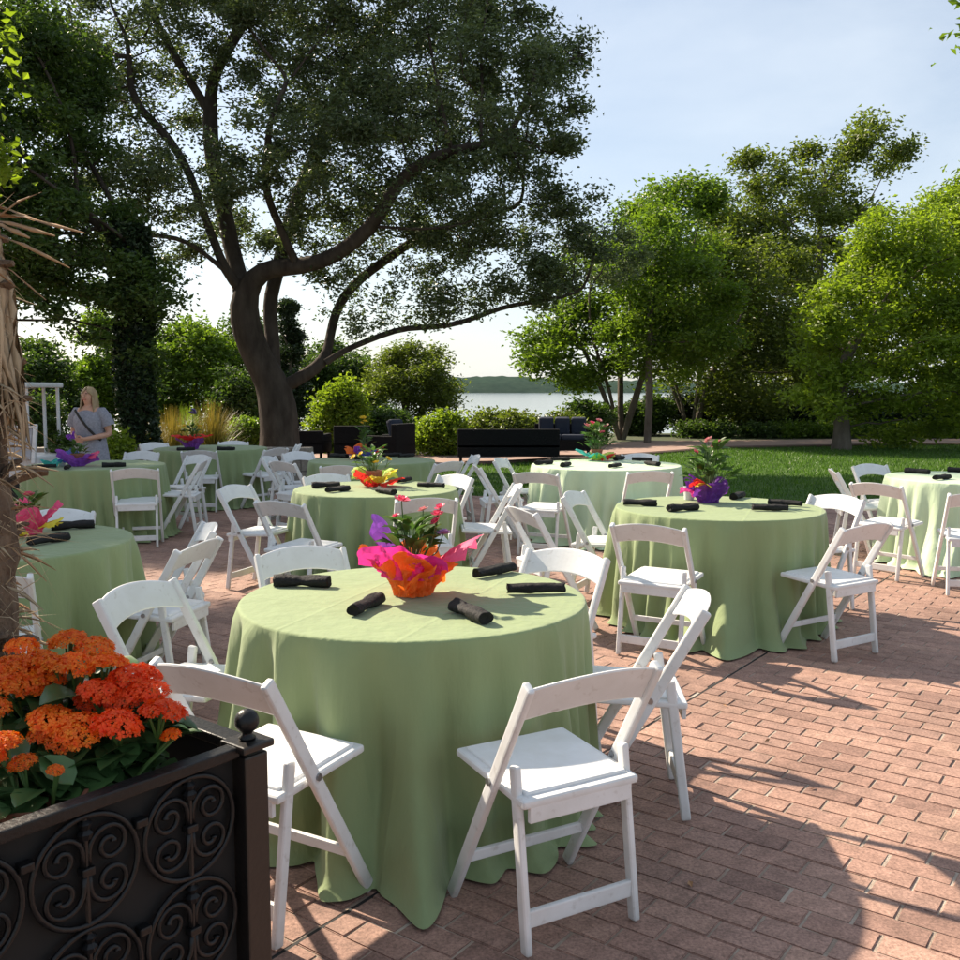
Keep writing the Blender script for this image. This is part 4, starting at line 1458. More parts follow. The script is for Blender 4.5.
def centerpiece(tk, label, px, py, layers, leaves, blooms, pot='t_purple', hgt=.13, seed=0, sc_=1.):
    """layers: tissue args; leaves: (n, kind, zmin, zmax, spread); blooms: list of (mat, x, y, z, size)"""
    rng = random.Random(seed)
    p = at(px, py, TH + .005)
    (cx, cy), Rr = T[tk][:2]
    d = Vector((p.x - cx, p.y - cy))
    if d.length > Rr - .22:
        d *= (Rr - .22) / d.length
    root = empty('centerpiece', (cx + d.x, cy + d.y, TH + .0035))
    root.scale = (sc_,) * 3
    bm = bmesh.new()
    add_lathe(bm, [(0, 0), (.052, 0), (.066, hgt - .02), (.07, hgt - .02), (.07, hgt), (.06, hgt), (.058, hgt - .015), (0, hgt - .015)], 18)
    link('pot', bm_mesh('pot', bm, M['terracotta']), root)
    for i, ly in enumerate(layers):
        link('tissue_paper', tissue_mesh(ly[0], seed + i * 3 + 1, *ly[1:]), root)
    n, kind, z0, z1, sp = leaves
    bm = bmesh.new()
    for i in range(n):
        a = rng.uniform(0, 2 * PI)
        z = rng.uniform(z0, z1)
        rr = rng.uniform(.1, 1) * sp * (.4 + .6 * (1 - (z - z0) / max(.01, z1 - z0)))
        loc = Vector((rr * math.cos(a), rr * math.sin(a), z))
        s = rng.uniform(.75, 1.25)
        link('leaf', LEAF[kind], root, loc, (rng.uniform(.0, .9), rng.uniform(-.5, .5), a - PI / 2 + rng.uniform(-.5, .5)), (s, s, s))
        if i % 3 == 0:
            add_tube(bm, [(rr * .3 * math.cos(a), rr * .3 * math.sin(a), hgt - .02), tuple(loc)], [.003, .002], 4, cap=False)
    for (mt, x, y, z, s) in blooms:
        link('flower', BLOOM[mt], root, (x, y, z), (rng.uniform(-.5, .9), rng.uniform(-.5, .5), rng.uniform(0, 6)), (s, s, s))
        add_tube(bm, [(x * .25, y * .25, hgt - .02), (x * .8, y * .8, z * .7), (x, y, z)], [.003, .003, .0022], 5, cap=False)
    link('stems', bm_mesh('stems', bm, M['stem']), root)
    return tag(root, label, 'centerpiece', 'potted flower centerpieces in tissue paper')


centerpiece('A', 'potted pink flowers in orange, magenta and violet tissue paper', 412, 594,
            [('orange', .072, .20, .004, .20, 4, .34, 0, 360, .017, .02), ('magenta', .112, .212, .075, .245, 2, .25, 200, 318, .018, .03), ('pink', .12, .27, .13, .245, 2, .3, 325, 385, .014, .08),
             ('violet', .07, .175, .06, .31, 3, .5, 110, 215, .015, .0), ('orange', .078, .185, .004, .165, 2, .25, 265, 400, .020, .06)],
            (60, 's', .17, .29, .11),
            [('f_pink', -.035, -.03, .365, 1.45), ('f_pink', .10, -.02, .31, 1.2), ('f_pink', .095, -.03, .285, 1.1), ('f_rose', .045, .0, .325, 1.0), ('f_pink', -.06, .0, .30, .9),
             ('f_pink', .11, .0, .335, 1.0), ('f_lilac', .12, .03, .23, 1.2)], seed=5)
centerpiece('B', 'bushy green potted plant wrapped in deep purple paper', 708, 502,
            [('purple', .075, .15, .004, .17, 3, .35, 0, 360, .014, .02), ('purple', .07, .18, .02, .24, 3, .5, 20, 170, .014, .0), ('purple', .079, .172, .004, .185, 2, .25, 215, 380, .014, .02), ('red', .09, .19, .12, .22, 3, .5, 190, 250, .014, .2), ('magenta', .09, .22, .06, .15, 3, .5, 150, 215, .014, .35),
             ('yellow', .10, .19, .12, .17, 3, .5, 225, 265, .01, .2)],
            (95, 'l', .16, .42, .20), [('f_rose', -.01, -.02, .47, 1.5), ('f_rose', .07, 0, .45, 1.4), ('f_rose', .03, -.03, .43, 1.2), ('f_pink', -.1, .0, .38, 1.0)], seed=9, sc_=.92)
centerpiece('D', 'bushy potted pink flowers in teal, lime and red tissue', 594, 459,
            [('teal', .075, .25, .02, .17, 4, .5, 90, 300, .02, .25), ('red', .08, .22, .01, .12, 3, .5, 290, 390, .02, .3), ('lime', .08, .24, .02, .15, 3, .5, 10, 120, .02, .2), ('lime', .08, .2, .01, .12, 3, .5, 240, 300, .02, .2)],
            (85, 'l', .14, .40, .20), [('f_rose', -.12, -.03, .40, 2.0), ('f_pink', -.06, -.05, .43, 1.9), ('f_rose', .02, 0, .46, 1.7), ('f_rose', .10, -.05, .40, 1.7), ('f_pink', .05, -.1, .33, 1.5)], seed=12, sc_=.95)
centerpiece('E', 'potted yellow pansies in red and yellow-lime tissue paper', 374, 486,
            [('red', .075, .20, .004, .19, 4, .5, 130, 300, .02, .2), ('yellow', .08, .19, .03, .20, 3, .4, 250, 420, .02, .3), ('lime', .08, .20, .04, .21, 3, .5, 20, 180, .02, .2), ('red', .08, .24, .004, .1, 3, .5, 300, 400, .02, .3)],
            (50, 's', .15, .30, .14), [('f_yellow', -.16, -.03, .235, 1.3), ('f_yellow', -.10, -.03, .26, 1.2), ('f_yellow', .12, -.02, .22, 1.2), ('f_yellow', .03, -.1, .2, 1.2)], seed=15)
centerpiece('F', 'orange, violet and blue tissue centerpiece with one tall yellow flower', 364, 459,
            [('orange', .075, .28, .03, .24, 3, .5, 140, 230, .02, .15), ('violet', .08, .20, .02, .22, 3, .5, 190, 270, .02, .1), ('blue', .08, .20, .004, .17, 3, .4, 250, 340, .02, .1), ('red', .08, .26, .03, .22, 3, .5, 320, 420, .02, .2), ('orange', .075, .2, .03, .2, 3, .5, 40, 140, .02, .1)],
            (40, 's', .15, .34, .12), [('f_yellow', .0, -.02, .46, 1.8), ('f_yellow', .02, -.02, .42, 1.6), ('f_yellow', -.02, 0, .40, 1.4)], seed=18)
centerpiece('G', 'hot pink and yellow tissue centerpiece behind the palm fibres', 27, 535,
            [('pink', .075, .18, .01, .20, 4, .55, 0, 360, .02, .1), ('yellow', .08, .20, .01, .14, 3, .5, 215, 300, .02, .25), ('yellow', .09, .24, .04, .13, 3, .5, 330, 385, .02, .2)],
            (24, 's', .12, .2, .1), [('f_pink', .03, -.02, .22, 1.3)], seed=21)
centerpiece('H', 'violet and pink tissue centerpiece before the standing woman', 78, 466,
            [('violet', .075, .22, .004, .20, 3, .5, 170, 360, .02, .05), ('pink', .08, .28, .05, .24, 3, .5, -30, 70, .02, .2), ('blue', .08, .22, .02, .2, 3, .5, 100, 200, .02, .1)],
            (34, 's', .13, .23, .13), [('f_lilac', -.05, 0, .26, 1.3)], seed=24)
centerpiece('I', 'red and violet tissue centerpiece with a purple bloom by the golden grasses', 192, 449,
            [('violet', .075, .2, .004, .17, 3, .4, 0, 360, .02, .1), ('red', .08, .27, .12, .22, 4, .35, 0, 360, .02, .3)],
            (36, 's', .15, .3, .14), [('f_lilac', .02, 0, .46, 2.6), ('f_lilac', .03, 0, .50, 2.0), ('f_yellow', -.08, -.05, .30, 1.6), ('f_yellow', .12, -.05, .3, 1.4)], seed=27)
# loose bits: cups and teal tissue on table tops
bm = bmesh.new()
add_lathe(bm, [(0, 0), (.034, 0), (.042, .095), (.039, .095), (.031, .006), (0, .006)], 18)
cup_me = bm_mesh('paper_cup', bm, M['paint'])
for tk, x, y, lab in (('B', 689, 500, 'white cup beside the purple wrapped plant'), ('H', 62, 466, 'white cup beside the violet and pink centerpiece')):
    p = at(x, y, TH)
    tag(link('paper_cup', cup_me, None, (p.x, p.y, TH + .0035)), lab, 'cup')
p = at(52, 467, TH)
tag(link('tissue_bowl', tissue_mesh('teal', 77, .05, .11, .002, .09, 4, .4, 0, 360, .012, .2), None, (p.x, p.y, TH + .0035)), 'small teal tissue bundle on the table before the woman', 'tissue')


# ------------------------------------------------------------------ iron planter with kalanchoe
PC = Vector((-.425, 1.70, 0))                       # corner post
pu = Vector((-math.sin(R(38.5)), -math.cos(R(38.5)), 0))    # along the scroll panel, towards the camera
pv = Vector((-math.cos(R(38.5)), math.sin(R(38.5)), 0))
PZ, PLEN = .915, 1.02
plant = empty('iron_planter', PC, math.atan2(pu.y, pu.x))
# local frame: +X along the scroll panel, -Y ... towards pv
sv = 1 if pu.cross(pv).z > 0 else -1
bm = bmesh.new()
add_box(bm, (0, 0, PZ / 2 - .012), (.052, .052, PZ - .024), bevel=.004)
add_box(bm, (0, 0, PZ - .008), (.070, .070, .014), bevel=.004)
post_me = bm_mesh('post', bm, M['iron_post'])
bm = bmesh.new()
pr = [(0, 0), (.014, 0), (.016, .004), (.010, .009), (.009, .013)]
for k in range(1, 11):
    a = -PI / 2 + PI * k / 10 * .92 + .25
    pr.append((.0225 * math.cos(min(a, PI / 2)), .034 + .0225 * math.sin(min(a, PI / 2))))
pr.append((0, .0565))
add_lathe(bm, pr, 24)
ball_me = bm_mesh('ball_finial', bm, M['iron'], smooth=True)
for (a, b) in ((0, 0), (PLEN, 0), (0, PLEN), (PLEN, PLEN)):
    ps = link('post', post_me, plant, (a, b * sv, 0))
    link('ball_finial', ball_me, ps, (0, 0, PZ - .001))


def planter_bar(name, p, q, wx, wy, mat='iron', par=None, bev=.003):
    bm = bmesh.new()
    add_bar(bm, p, q, wx, wy, bev, side=Vector((0, 0, 1)))
    return link(name, bm_mesh(name, bm, M[mat]), par or plant)


for z in (PZ - .014, .10):
    h = .020
    planter_bar('rail', (.028, 0, z), (PLEN - .028, 0, z), h, .030)
    planter_bar('rail', (.028, PLEN * sv, z), (PLEN - .028, PLEN * sv, z), h, .040)
    planter_bar('rail', (0, .028 * sv, z), (0, (PLEN - .028) * sv, z), h, .040)
    planter_bar('rail', (PLEN, .028 * sv, z), (PLEN, (PLEN - .028) * sv, z), h, .040)
bm = bmesh.new()
for (x0, y0, x1, y1) in ((.028, .008, PLEN - .028, .014), (.028, PLEN - .014, PLEN - .028, PLEN - .008), (.008, .028, .014, PLEN - .028), (PLEN - .014, .028, PLEN - .008, PLEN - .028)):
    add_box(bm, ((x0 + x1) / 2, (y0 + y1) / 2 * sv, .475), (x1 - x0, y1 - y0, .829))
link('liner', bm_mesh('liner', bm, M['liner']), plant)
bm = bmesh.new()
ngr = 26
gp = []
for i in range(ngr):
    row = []
    for j in range(ngr):
        x, y = .027 + (PLEN - .054) * i / (ngr - 1), (.037 + (PLEN - .074) * j / (ngr - 1)) * sv
        row.append(Vector((x, y, .80 + .018 * mnoise.noise((x * 14, y * 14, 0)))))
    gp.append(row)
add_grid(bm, gp)
link('soil', bm_mesh('soil', bm, M['soil'], smooth=True), plant)


def spiral_pts(cx, cz, r0, a0, turns, inner=.28, n=26, d=1):
    out = []
    for i in range(n + 1):
        t = i / n
        r = r0 * (1 - (1 - inner) * t)
        a = a0 + d * turns * 2 * PI * t
        out.append((cx + r * math.cos(a), 0, cz + r * math.sin(a)))
    return out


CWD = .1905
bm = bmesh.new()
ring = [(.089 * math.cos(2 * PI * k / 36), 0, .089 * math.sin(2 * PI * k / 36)) for k in range(37)]
add_tube(bm, ring, .0052, 6, cap=False)
ring_me = bm_mesh('ring', bm, M['iron'], smooth=True)
scroll_me = []
for sx in (-1, 1):
    for szz in (-1, 1):
        bm = bmesh.new()
        pts = [(sx * .004, 0, szz * .006)]
        sp = spiral_pts(sx * .041, szz * .030, .036, PI if sx > 0 else 0, 1.45, .2, 30, d=-szz * sx)
        add_tube(bm, pts + sp, [.0048] * (len(sp) - 1) + [.0058, .0068], 6)
        scroll_me.append(bm_mesh('scroll', bm, M['iron'], smooth=True))
bm = bmesh.new()
add_tube(bm, [(0, 0, -.086), (0, 0, .086)], .0045, 6)
add_lathe(bm, [(0, .048), (.009, .052), (.013, .062), (.007, .068), (.012, .078), (0, .086)], 8)
stem_me = bm_mesh('stem', bm, M['iron'])
bm = bmesh.new()
add_box(bm, (0, 0, 0), (.022, .018, .014), bevel=.003)
collar_me = bm_mesh('collar', bm, M['iron'])
ncol = 5
nrow = 4
for face in (0, 1):
    for c in range(ncol):
        x = .034 + CWD * (c + .5)
        for r in range(nrow):
            z = PZ - .026 - .094 - r * .186
            def put(nm, me, dx=0, dz=0, rot=(0, 0, 0), par=plant):
                if face == 0:
                    return link(nm, me, par, (x + dx, -.006 * sv, z + dz), rot)
                return link(nm, me, par, (-.006, (x + dx) * sv, z + dz), (0, 0, PI / 2))
            put('ring', ring_me)
            for s_ in scroll_me:
                put('scroll', s_)
            put('stem', stem_me)
            put('collar', collar_me)
            if c:
                put('collar', collar_me, -CWD / 2, .045)
        if c:
            xb = .034 + CWD * c
            if face == 0:
                planter_bar('upright_bar', (xb, -.004 * sv, .11), (xb, -.004 * sv, PZ - .025), .012, .014, bev=.002)
            else:
                planter_bar('upright_bar', (-.004, xb * sv, .11), (-.004, xb * sv, PZ - .025), .012, .014, bev=.002)
tag(plant, 'black wrought iron planter with scrolled panel and ball-topped corner post', 'planter')


def floret_head(mat, seed, n=120):
    rng = random.Random(seed)
    bm = bmesh.new()
    for i in range(n):
        z = 1 - (i + .5) / n * 1.12
        rr = math.sqrt(max(0, 1 - z * z))
        a = i * 2.399963 + rng.uniform(-.2, .2)
        c = Vector((rr * math.cos(a), rr * math.sin(a), z * .66))
        c = c * rng.uniform(.86, 1.05) * .05
        nrm = Vector((c.x, c.y, c.z + .03)).normalized()
        nrm = (nrm + Vector((rng.gauss(0, .3), rng.gauss(0, .3), rng.gauss(0, .2)))).normalized()
        t1 = nrm.orthogonal().normalized()
        t1.rotate(Quaternion(nrm, rng.uniform(0, 6)))
        t2 = nrm.cross(t1)
        r = .0088 * rng.uniform(.8, 1.15)
        for k in range(4):
            an = k * PI / 2
            d = t1 * math.cos(an) + t2 * math.sin(an)
            s = t2 * math.cos(an) - t1 * math.sin(an)
            v = [bm.verts.new(p) for p in (c, c + d * r * .65 + s * r * .45 + nrm * r * .12, c + d * r * 1.12 + nrm * r * .02, c + d * r * .65 - s * r * .45 + nrm * r * .12)]
            bm.faces.new(v)
        # bud tube below
        q = c - nrm * .012
        bt = [bm.verts.new(q + t1 * .0016), bm.verts.new(q - t1 * .0016), bm.verts.new(c - t1 * .0022), bm.verts.new(c + t1 * .0022)]
        bm.faces.new(bt)
    return bm_mesh('flower_head', bm, M[mat])


HEADS = {'kal_or': [floret_head('kal_or', k) for k in range(3)], 'kal_red': [floret_head('kal_red', 10 + k) for k in range(3)]}
KLEAF = [leaf_mesh('kal_leaf', .085, .058, 'leaf', .35, 8, .05), leaf_mesh('kal_leaf', .07, .046, 'leaf', .1, 8, .05)]


def kalanchoe(label, cx, cy, heads, mat, nleaf, seed, pot=False):
    rng = random.Random(seed)
    root = empty('kalanchoe', (cx, cy, .80))
    bm = bmesh.new()
    for (px, py, rp, z) in heads:
        p = at(px, py, z)
        dist = (p - Vector((0, 0, CAM_H))).length
        r = rp * dist / FOC / .052
        q = p - root.location
        link('flower_head', rng.choice(HEADS[mat]), root, q, (rng.uniform(-.2, .35), rng.uniform(-.25, .25), rng.uniform(0, 6)), (r, r, r * rng.uniform(.8, 1.0)))
        for b in range(4):
            e = q + Vector((rng.uniform(-.025, .025) * r, rng.uniform(-.025, .025) * r, -.004))
            add_tube(bm, [(q.x * .35, q.y * .35, 0), (q.x * .8, q.y * .8, q.z * .7), tuple(e)], [.004, .0035, .002], 5, cap=False)
    link('stems', bm_mesh('stems', bm, M['stem']), root)
    for i in range(nleaf):
        h = rng.choice(heads)
        p = at(h[0] + rng.uniform(-30, 30), h[1] + rng.uniform(0, 26), h[3] - .03) - root.location
        t = rng.uniform(.25, 1.)
        q = Vector((p.x * t + rng.uniform(-.05, .05), p.y * t + rng.uniform(-.05, .05), max(.02, (p.z - .015) * rng.uniform(.45, 1.0))))
        a = math.atan2(q.y, q.x) + rng.uniform(-.9, .9)
        s = rng.uniform(.75, 1.25)
        bse = root.location + q - PC
        if min(bse.dot(pu), bse.dot(pv)) < .03:
            continue
        tip = bse + Vector((math.cos(a), math.sin(a), 0)) * .1 * s
        if min(tip.dot(pu), tip.dot(pv)) < .035:
            inn = (pu + pv) * .5 - bse                     # turn the leaf inwards, off the rim
            a = math.atan2(inn.y, inn.x) + rng.uniform(-.5, .5)
        link('leaf', rng.choice(KLEAF), root, q, (rng.uniform(-.3, .5), rng.uniform(-.4, .4), a - PI / 2), (s, s, s))
    return tag(root, label, 'flowering plant', 'kalanchoes in the iron planter')


def z5(x, y, r, z):
    return (x / 2.667, 600 + y / 2.667, r / 2.667, z)


kalanchoe('orange kalanchoe against the palm trunk in the iron planter', -.80, 1.83,
          [z5(180, 112, 48, 1.07), z5(60, 128, 40, 1.07), z5(110, 165, 45, 1.06), z5(150, 182, 50, 1.05), z5(65, 215, 60, 1.03), z5(255, 132, 48, 1.06), z5(290, 172, 48, 1.05), z5(205, 175, 46, 1.05), z5(20, 230, 48, 1.03), z5(120, 205, 48, 1.03), z5(40, 175, 42, 1.05), z5(100, 235, 40, 1.01), z5(-30, 190, 45, 1.05)],
          'kal_or', 95, 3)
kalanchoe('scarlet kalanchoe at the corner of the iron planter', -.63, 1.70,
          [z5(352, 205, 58, 1.03), z5(268, 252, 58, 1.01), z5(392, 248, 55, 1.01), z5(436, 302, 58, .99), z5(312, 336, 60, .98), z5(330, 262, 50, 1.0), z5(240, 270, 40, .99), z5(395, 205, 36, 1.02)],
          'kal_red', 150, 4)
kalanchoe('vivid orange kalanchoe along the scrolled panel of the iron planter', -.72, 1.52,
          [z5(145, 325, 62, .98), z5(210, 350, 62, .97), z5(175, 372, 50, .955), z5(120, 360, 40, .96), z5(5, 385, 45, .98), z5(60, 436, 34, .945), z5(148, 455, 20, .94), z5(455, 362, 26, .945), z5(-40, 420, 50, .96), z5(-30, 300, 50, 1.0)],
          'kal_or', 150, 6)
bm = bmesh.new()
add_lathe(bm, [(.0, 0), (.07, 0), (.095, .10), (.103, .10), (.105, .118), (.095, .118), (.09, .10), (0, .095)], 24)
pp = at(34, 800, .885)
tag(link('flowerpot', bm_mesh('flowerpot', bm, M['terracotta']), None, (pp.x, pp.y + .02, .785), (0, 0, 0), (.72, .72, .85)), 'terracotta flowerpot half buried among orange kalanchoes', 'flowerpot')


# ------------------------------------------------------------------ palm with dead skirt
prng = random.Random(44)
palm = empty('palm_tree', (-1.12, 1.96, .80))
ax = [Vector((-1.085, 1.96, .80)), Vector((-1.080, 1.97, 1.2)), Vector((-1.105, 1.98, 1.6)), Vector((-1.175, 2.0, 2.0)), Vector((-1.305, 2.02, 2.5)), Vector((-1.445, 2.04, 3.05))]


def axis(z):
    for a, b in zip(ax, ax[1:]):
        if z <= b.z:
            return a + (b - a) * ((z - a.z) / (b.z - a.z))
    return ax[-1]


off = palm.location
bm = bmesh.new()
P = []
for i in range(46):
    z = .80 + 2.25 * i / 45
    c = axis(z) - off
    row = []
    for k in range(20):
        th = 2 * PI * k / 20
        r = .105 + .018 * mnoise.noise((math.cos(th) * 2, math.sin(th) * 2, z * 9)) + .010 * mnoise.noise((math.cos(th) * 7, math.sin(th) * 7, z * 22))
        row.append(c + Vector((r * math.cos(th), r * math.sin(th), 0)))
    P.append(row)
vs = [[bm.verts.new(p) for p in r] for r in P]
for i in range(45):
    for k in range(20):
        bm.faces.new((vs[i][k], vs[i][(k + 1) % 20], vs[i + 1][(k + 1) % 20], vs[i + 1][k]))
bm.faces.new(vs[-1])
link('trunk', bm_mesh('trunk', bm, M['boot'], smooth=False), palm)
# boots: cut leaf bases
bm = bmesh.new()
pts = [Vector((0, 0, 0)), Vector((0, .035, .05)), Vector((0, .075, .085)), Vector((0, .10, .095))]
rows = []
for p, wd, th in zip(pts, (.045, .036, .025, .017), (.012, .014, .012, .008)):
    rows.append([p + Vector((-wd, 0, 0)), p + Vector((-wd * .6, -th * .5, th)), p + Vector((wd * .6, -th * .5, th)), p + Vector((wd, 0, 0)), p + Vector((0, th * .6, -th * .8))])
vs = [[bm.verts.new(q) for q in r] for r in rows]
for i in range(3):
    for k in range(5):
        bm.faces.new((vs[i][k], vs[i][(k + 1) % 5], vs[i + 1][(k + 1) % 5], vs[i + 1][k]))
bm.faces.new(vs[-1])
boot_me = bm_mesh('leaf_base', bm, M['boot'])
for i in range(120):
    z = prng.uniform(.85, 2.9)
    a = i * 2.4
    c = axis(z) - off
    s = prng.uniform(.45, .8)
    link('leaf_base', boot_me, palm, c + Vector((.085 * math.cos(a), .085 * math.sin(a), 0)), (prng.uniform(-.5, .2), prng.uniform(-.3, .3), a - PI / 2), (s, s, s))
# fine fibre
V, F = [], []
for i in range(1500):
    z = prng.uniform(.9, 2.7)
    a = prng.uniform(0, 2 * PI)
    c = axis(z) - off
    d = Vector((math.cos(a), math.sin(a), 0))
    p = c + d * .10
    L = prng.uniform(.03, .11) * (1.4 if prng.random() < .12 else 1)
    dr = (d + Vector((prng.gauss(0, .5), prng.gauss(0, .5), prng.gauss(-.15, .7)))).normalized()
    s = Vector((prng.gauss(0, 1), prng.gauss(0, 1), prng.gauss(0, 1))).normalized() * prng.uniform(.0007, .0016)
    q1 = p + dr * L * .5 + Vector((0, 0, prng.gauss(0, .01)))
    q2 = p + dr * L + Vector((prng.gauss(0, .02), prng.gauss(0, .02), prng.gauss(-.02, .02)))
    k = len(V)
    V += [p - s, p + s, q1 + s, q1 - s, q2]
    F += [(k, k + 1, k + 2), (k, k + 2, k + 3), (k + 3, k + 2, k + 4)]
tag(link('fibre', mesh_np('fibre', [tuple(v) for v in V], F, M['tan'])), kind='stuff').parent = palm


def strip(name, pts, w0, mat, twist=.6, parts=1):
    bm = bmesh.new()
    pts = [Vector(p) for p in pts]
    n = len(pts)
    rows = []
    for i, p in enumerate(pts):
        t = i / (n - 1)
        d = (pts[min(i + 1, n - 1)] - pts[max(i - 1, 0)]).normalized()
        s = d.cross(Vector((math.sin(twist * 3 * t + twist), math.cos(twist * 3 * t + twist), .25))).normalized()
        nr = s.cross(d)
        wv = w0 * (.55 + .45 * math.sin(PI * min(1, t * 1.1))) * (1 - .7 * t ** 4)
        rows.append([p - s * wv, p + nr * wv * .45, p + s * wv, p - nr * wv * .1])
    vs = [[bm.verts.new(q) for q in r] for r in rows]
    for i in range(n - 1):
        for k in range(4):
            bm.faces.new((vs[i][k], vs[i][(k + 1) % 4], vs[i + 1][(k + 1) % 4], vs[i + 1][k]))
    return link(name, bm_mesh(name, bm, M[mat], smooth=True), palm)


# hanging dry frond strips (the skirt)
for i in range(84):
    a = prng.uniform(-1.5, 1.1) if i < 66 else prng.uniform(0, 2 * PI)
    z0 = prng.uniform(1.82, 2.10)
    L = prng.uniform(.26, .50)
    c = axis(z0) - off
    d = Vector((math.cos(a), math.sin(a), 0))
    ww = prng.uniform(-.03, .03)
    s = Vector((-d.y, d.x, 0))
    pts = [c + d * .10, c + d * .15 + Vector((0, 0, -.03))]
    for k in range(1, 7):
        t = k / 6
        pts.append(c + d * (.15 - .02 * t + .012 * math.sin(5 * t + i)) + s * (ww * t + .012 * math.sin(4 * t + i * 2)) + Vector((.06 * t, 0, -.03 - L * t)))
    strip('dry_frond', pts, prng.uniform(.009, .024), 'tan', prng.uniform(.3, 1.4))
# broken petioles sticking out
for (x0, y0, x1, y1, dep, wd) in ((0, 214, 84, 233, 1.95, .011), (-4, 222, 55, 236, 1.88, .012), (6, 232, 70, 268, 1.90, .008), (-5, 205, 42, 222, 1.98, .012), (10, 255, 46, 300, 1.98, .007), (25, 222, 42, 192, 1.92, .0035),
                                  (2, 262, 20, 290, 1.9, .007), (5, 225, 30, 238, 1.8, .014)):
    p, q = at(x0 - 30, y0 - 3, Y=dep + .03) - off, at(x1, y1, Y=dep) - off
    m = (p + q) / 2 + Vector((0, 0, .008))
    strip('broken_petiole', [p, (p + m) / 2, m, (m + q) / 2, q], wd * .72, 'tan2', prng.uniform(.2, 1.))
for i in range(46):
    z = prng.uniform(1.0, 1.75)
    a = prng.uniform(-1.6, 1.2)
    c = axis(z) - off
    d = Vector((math.cos(a), math.sin(a), 0))
    L = prng.uniform(.05, .13)
    sl_ = prng.uniform(-.5, .35)
    pts = [c + d * (.09 + L * t) + Vector((0, 0, L * sl_ * t - .12 * L * t * t * 3)) for t in (0, .3, .6, 1)]
    strip('dry_straw', pts, prng.uniform(.0016, .006), prng.choice(['tan', 'tan2', 'tan']), prng.uniform(.2, 1.2))
# live fan leaves above
fan = bmesh.new()
for k in range(22):
    a = R(-80 + 160 * k / 21)
    d = Vector((math.sin(a), math.cos(a), 0))
    s = Vector((d.y, -d.x, 0)) * .014
    L = .52 * (1 - .25 * abs(a) / R(80))
    v = [fan.verts.new(p) for p in (Vector((0, 0, 0)), d * L * .5 - s + Vector((0, 0, .01)), d * L + Vector((0, 0, -.09)), d * L * .5 + s + Vector((0, 0, .01)))]
    fan.faces.new(v)
fan_me = bm_mesh('fan_leaf', fan, M['palmgreen'])
for i in range(14):
    a = i * 2.4
    el = prng.uniform(.35, 1.2)
    c = ax[-1] - off
    d = Vector((math.cos(a) * math.cos(el), math.sin(a) * math.cos(el), math.sin(el)))
    L = .6
    bm = bmesh.new()
    add_tube(bm, [c - Vector((0, 0, .05)), c + d * L * .5, c + d * L], [.014, .010, .007], 6)
    pt = link('petiole', bm_mesh('petiole', bm, M['palmgreen']), palm)
    link('fan_leaf', fan_me, pt, c + d * L, (el * .8 - .2, 0, a - PI / 2))
tag(palm, 'shaggy palm trunk with dry hanging fronds rising from the iron planter', 'palm')


# ------------------------------------------------------------------ outdoor sofas
def seat_unit(name, label, px, Y, wid, rz=0., hb=.78, cushions=0, dep=.85, cat='sofa', open_back=True, group=None):
    x = at(px, 440, Y=Y).x
    r = empty(name, (x, Y, -.012), rz)
    def bx(nm, c, s, mat='sofa', bev=.02, rot=None, par=None):
        bm = bmesh.new()
        add_box(bm, (0, 0, 0), s, bevel=bev, seg=2)
        return link(nm, bm_mesh(nm, bm, M[mat]), par or r, c, rot or (0, 0, 0))
    bx('seat_base', (0, 0, .27), (wid, dep, .26))
    bx('backrest', (0, -dep / 2 + .07, hb / 2 + .17), (wid, .14, hb - .30 + .0))
    for s in (-1, 1):
        bx('armrest', (s * (wid / 2 - .06), .04, .48), (.118, dep - .1, .16))
        for t in (-1, 1):
            bx('leg', (s * (wid / 2 - .06), t * (dep / 2 - .07), .07), (.05, .05, .14), bev=.004)
    n = max(1, int(round(wid / .75)))
    for k in range(n):
        bx('seat_cushion', ((k - (n - 1) / 2) * (wid - .26) / n, .06, .45), ((wid - .28) / n, dep - .22, .12), 'cush', .04)
    for k in range(cushions):
        bx('back_cushion', ((k - (cushions - 1) / 2) * (wid - .2) / cushions, -.16, .70), ((wid - .3) / cushions, .16, .42), 'cush', .06, (R(-14), 0, R(random.uniform(-4, 4))))
    return tag(r, label, cat, group)


seat_unit('garden_sofa', 'long black wicker sofa with its back to the lawn, in front of the hedge', 508, 20.6, 2.15, 0, .70)
seat_unit('garden_sofa', 'dark loveseat with three upright navy cushions beside the long black sofa', 562, 22.6, 1.35, R(172), .72, 3)
seat_unit('lounge_chair', 'black wicker armchair close to the oak trunk', 352, 21.4, .80, R(8), .74, 0, cat='armchair')
seat_unit('lounge_chair', 'black reclined armchair between the oak and the long sofa', 390, 20.9, .74, R(60), .80, 1, cat='armchair')
seat_unit('lounge_chair', 'low black seat right at the foot of the oak', 312, 21.6, .70, R(-5), .62, 0, cat='armchair')

# ------------------------------------------------------------------ white framed cart
CYr = 13.2
xr = at(44, 440, Y=CYr).x
cart = empty('canopy_cart', (xr - .75, CYr + .3, -.05))


def cbx(nm, c, s, mat='paint', bev=.008, rot=(0, 0, 0)):
    bm = bmesh.new()
    add_box(bm, (0, 0, 0), s, bevel=bev)
    return link(nm, bm_mesh(nm, bm, M[mat]), cart, c, rot)


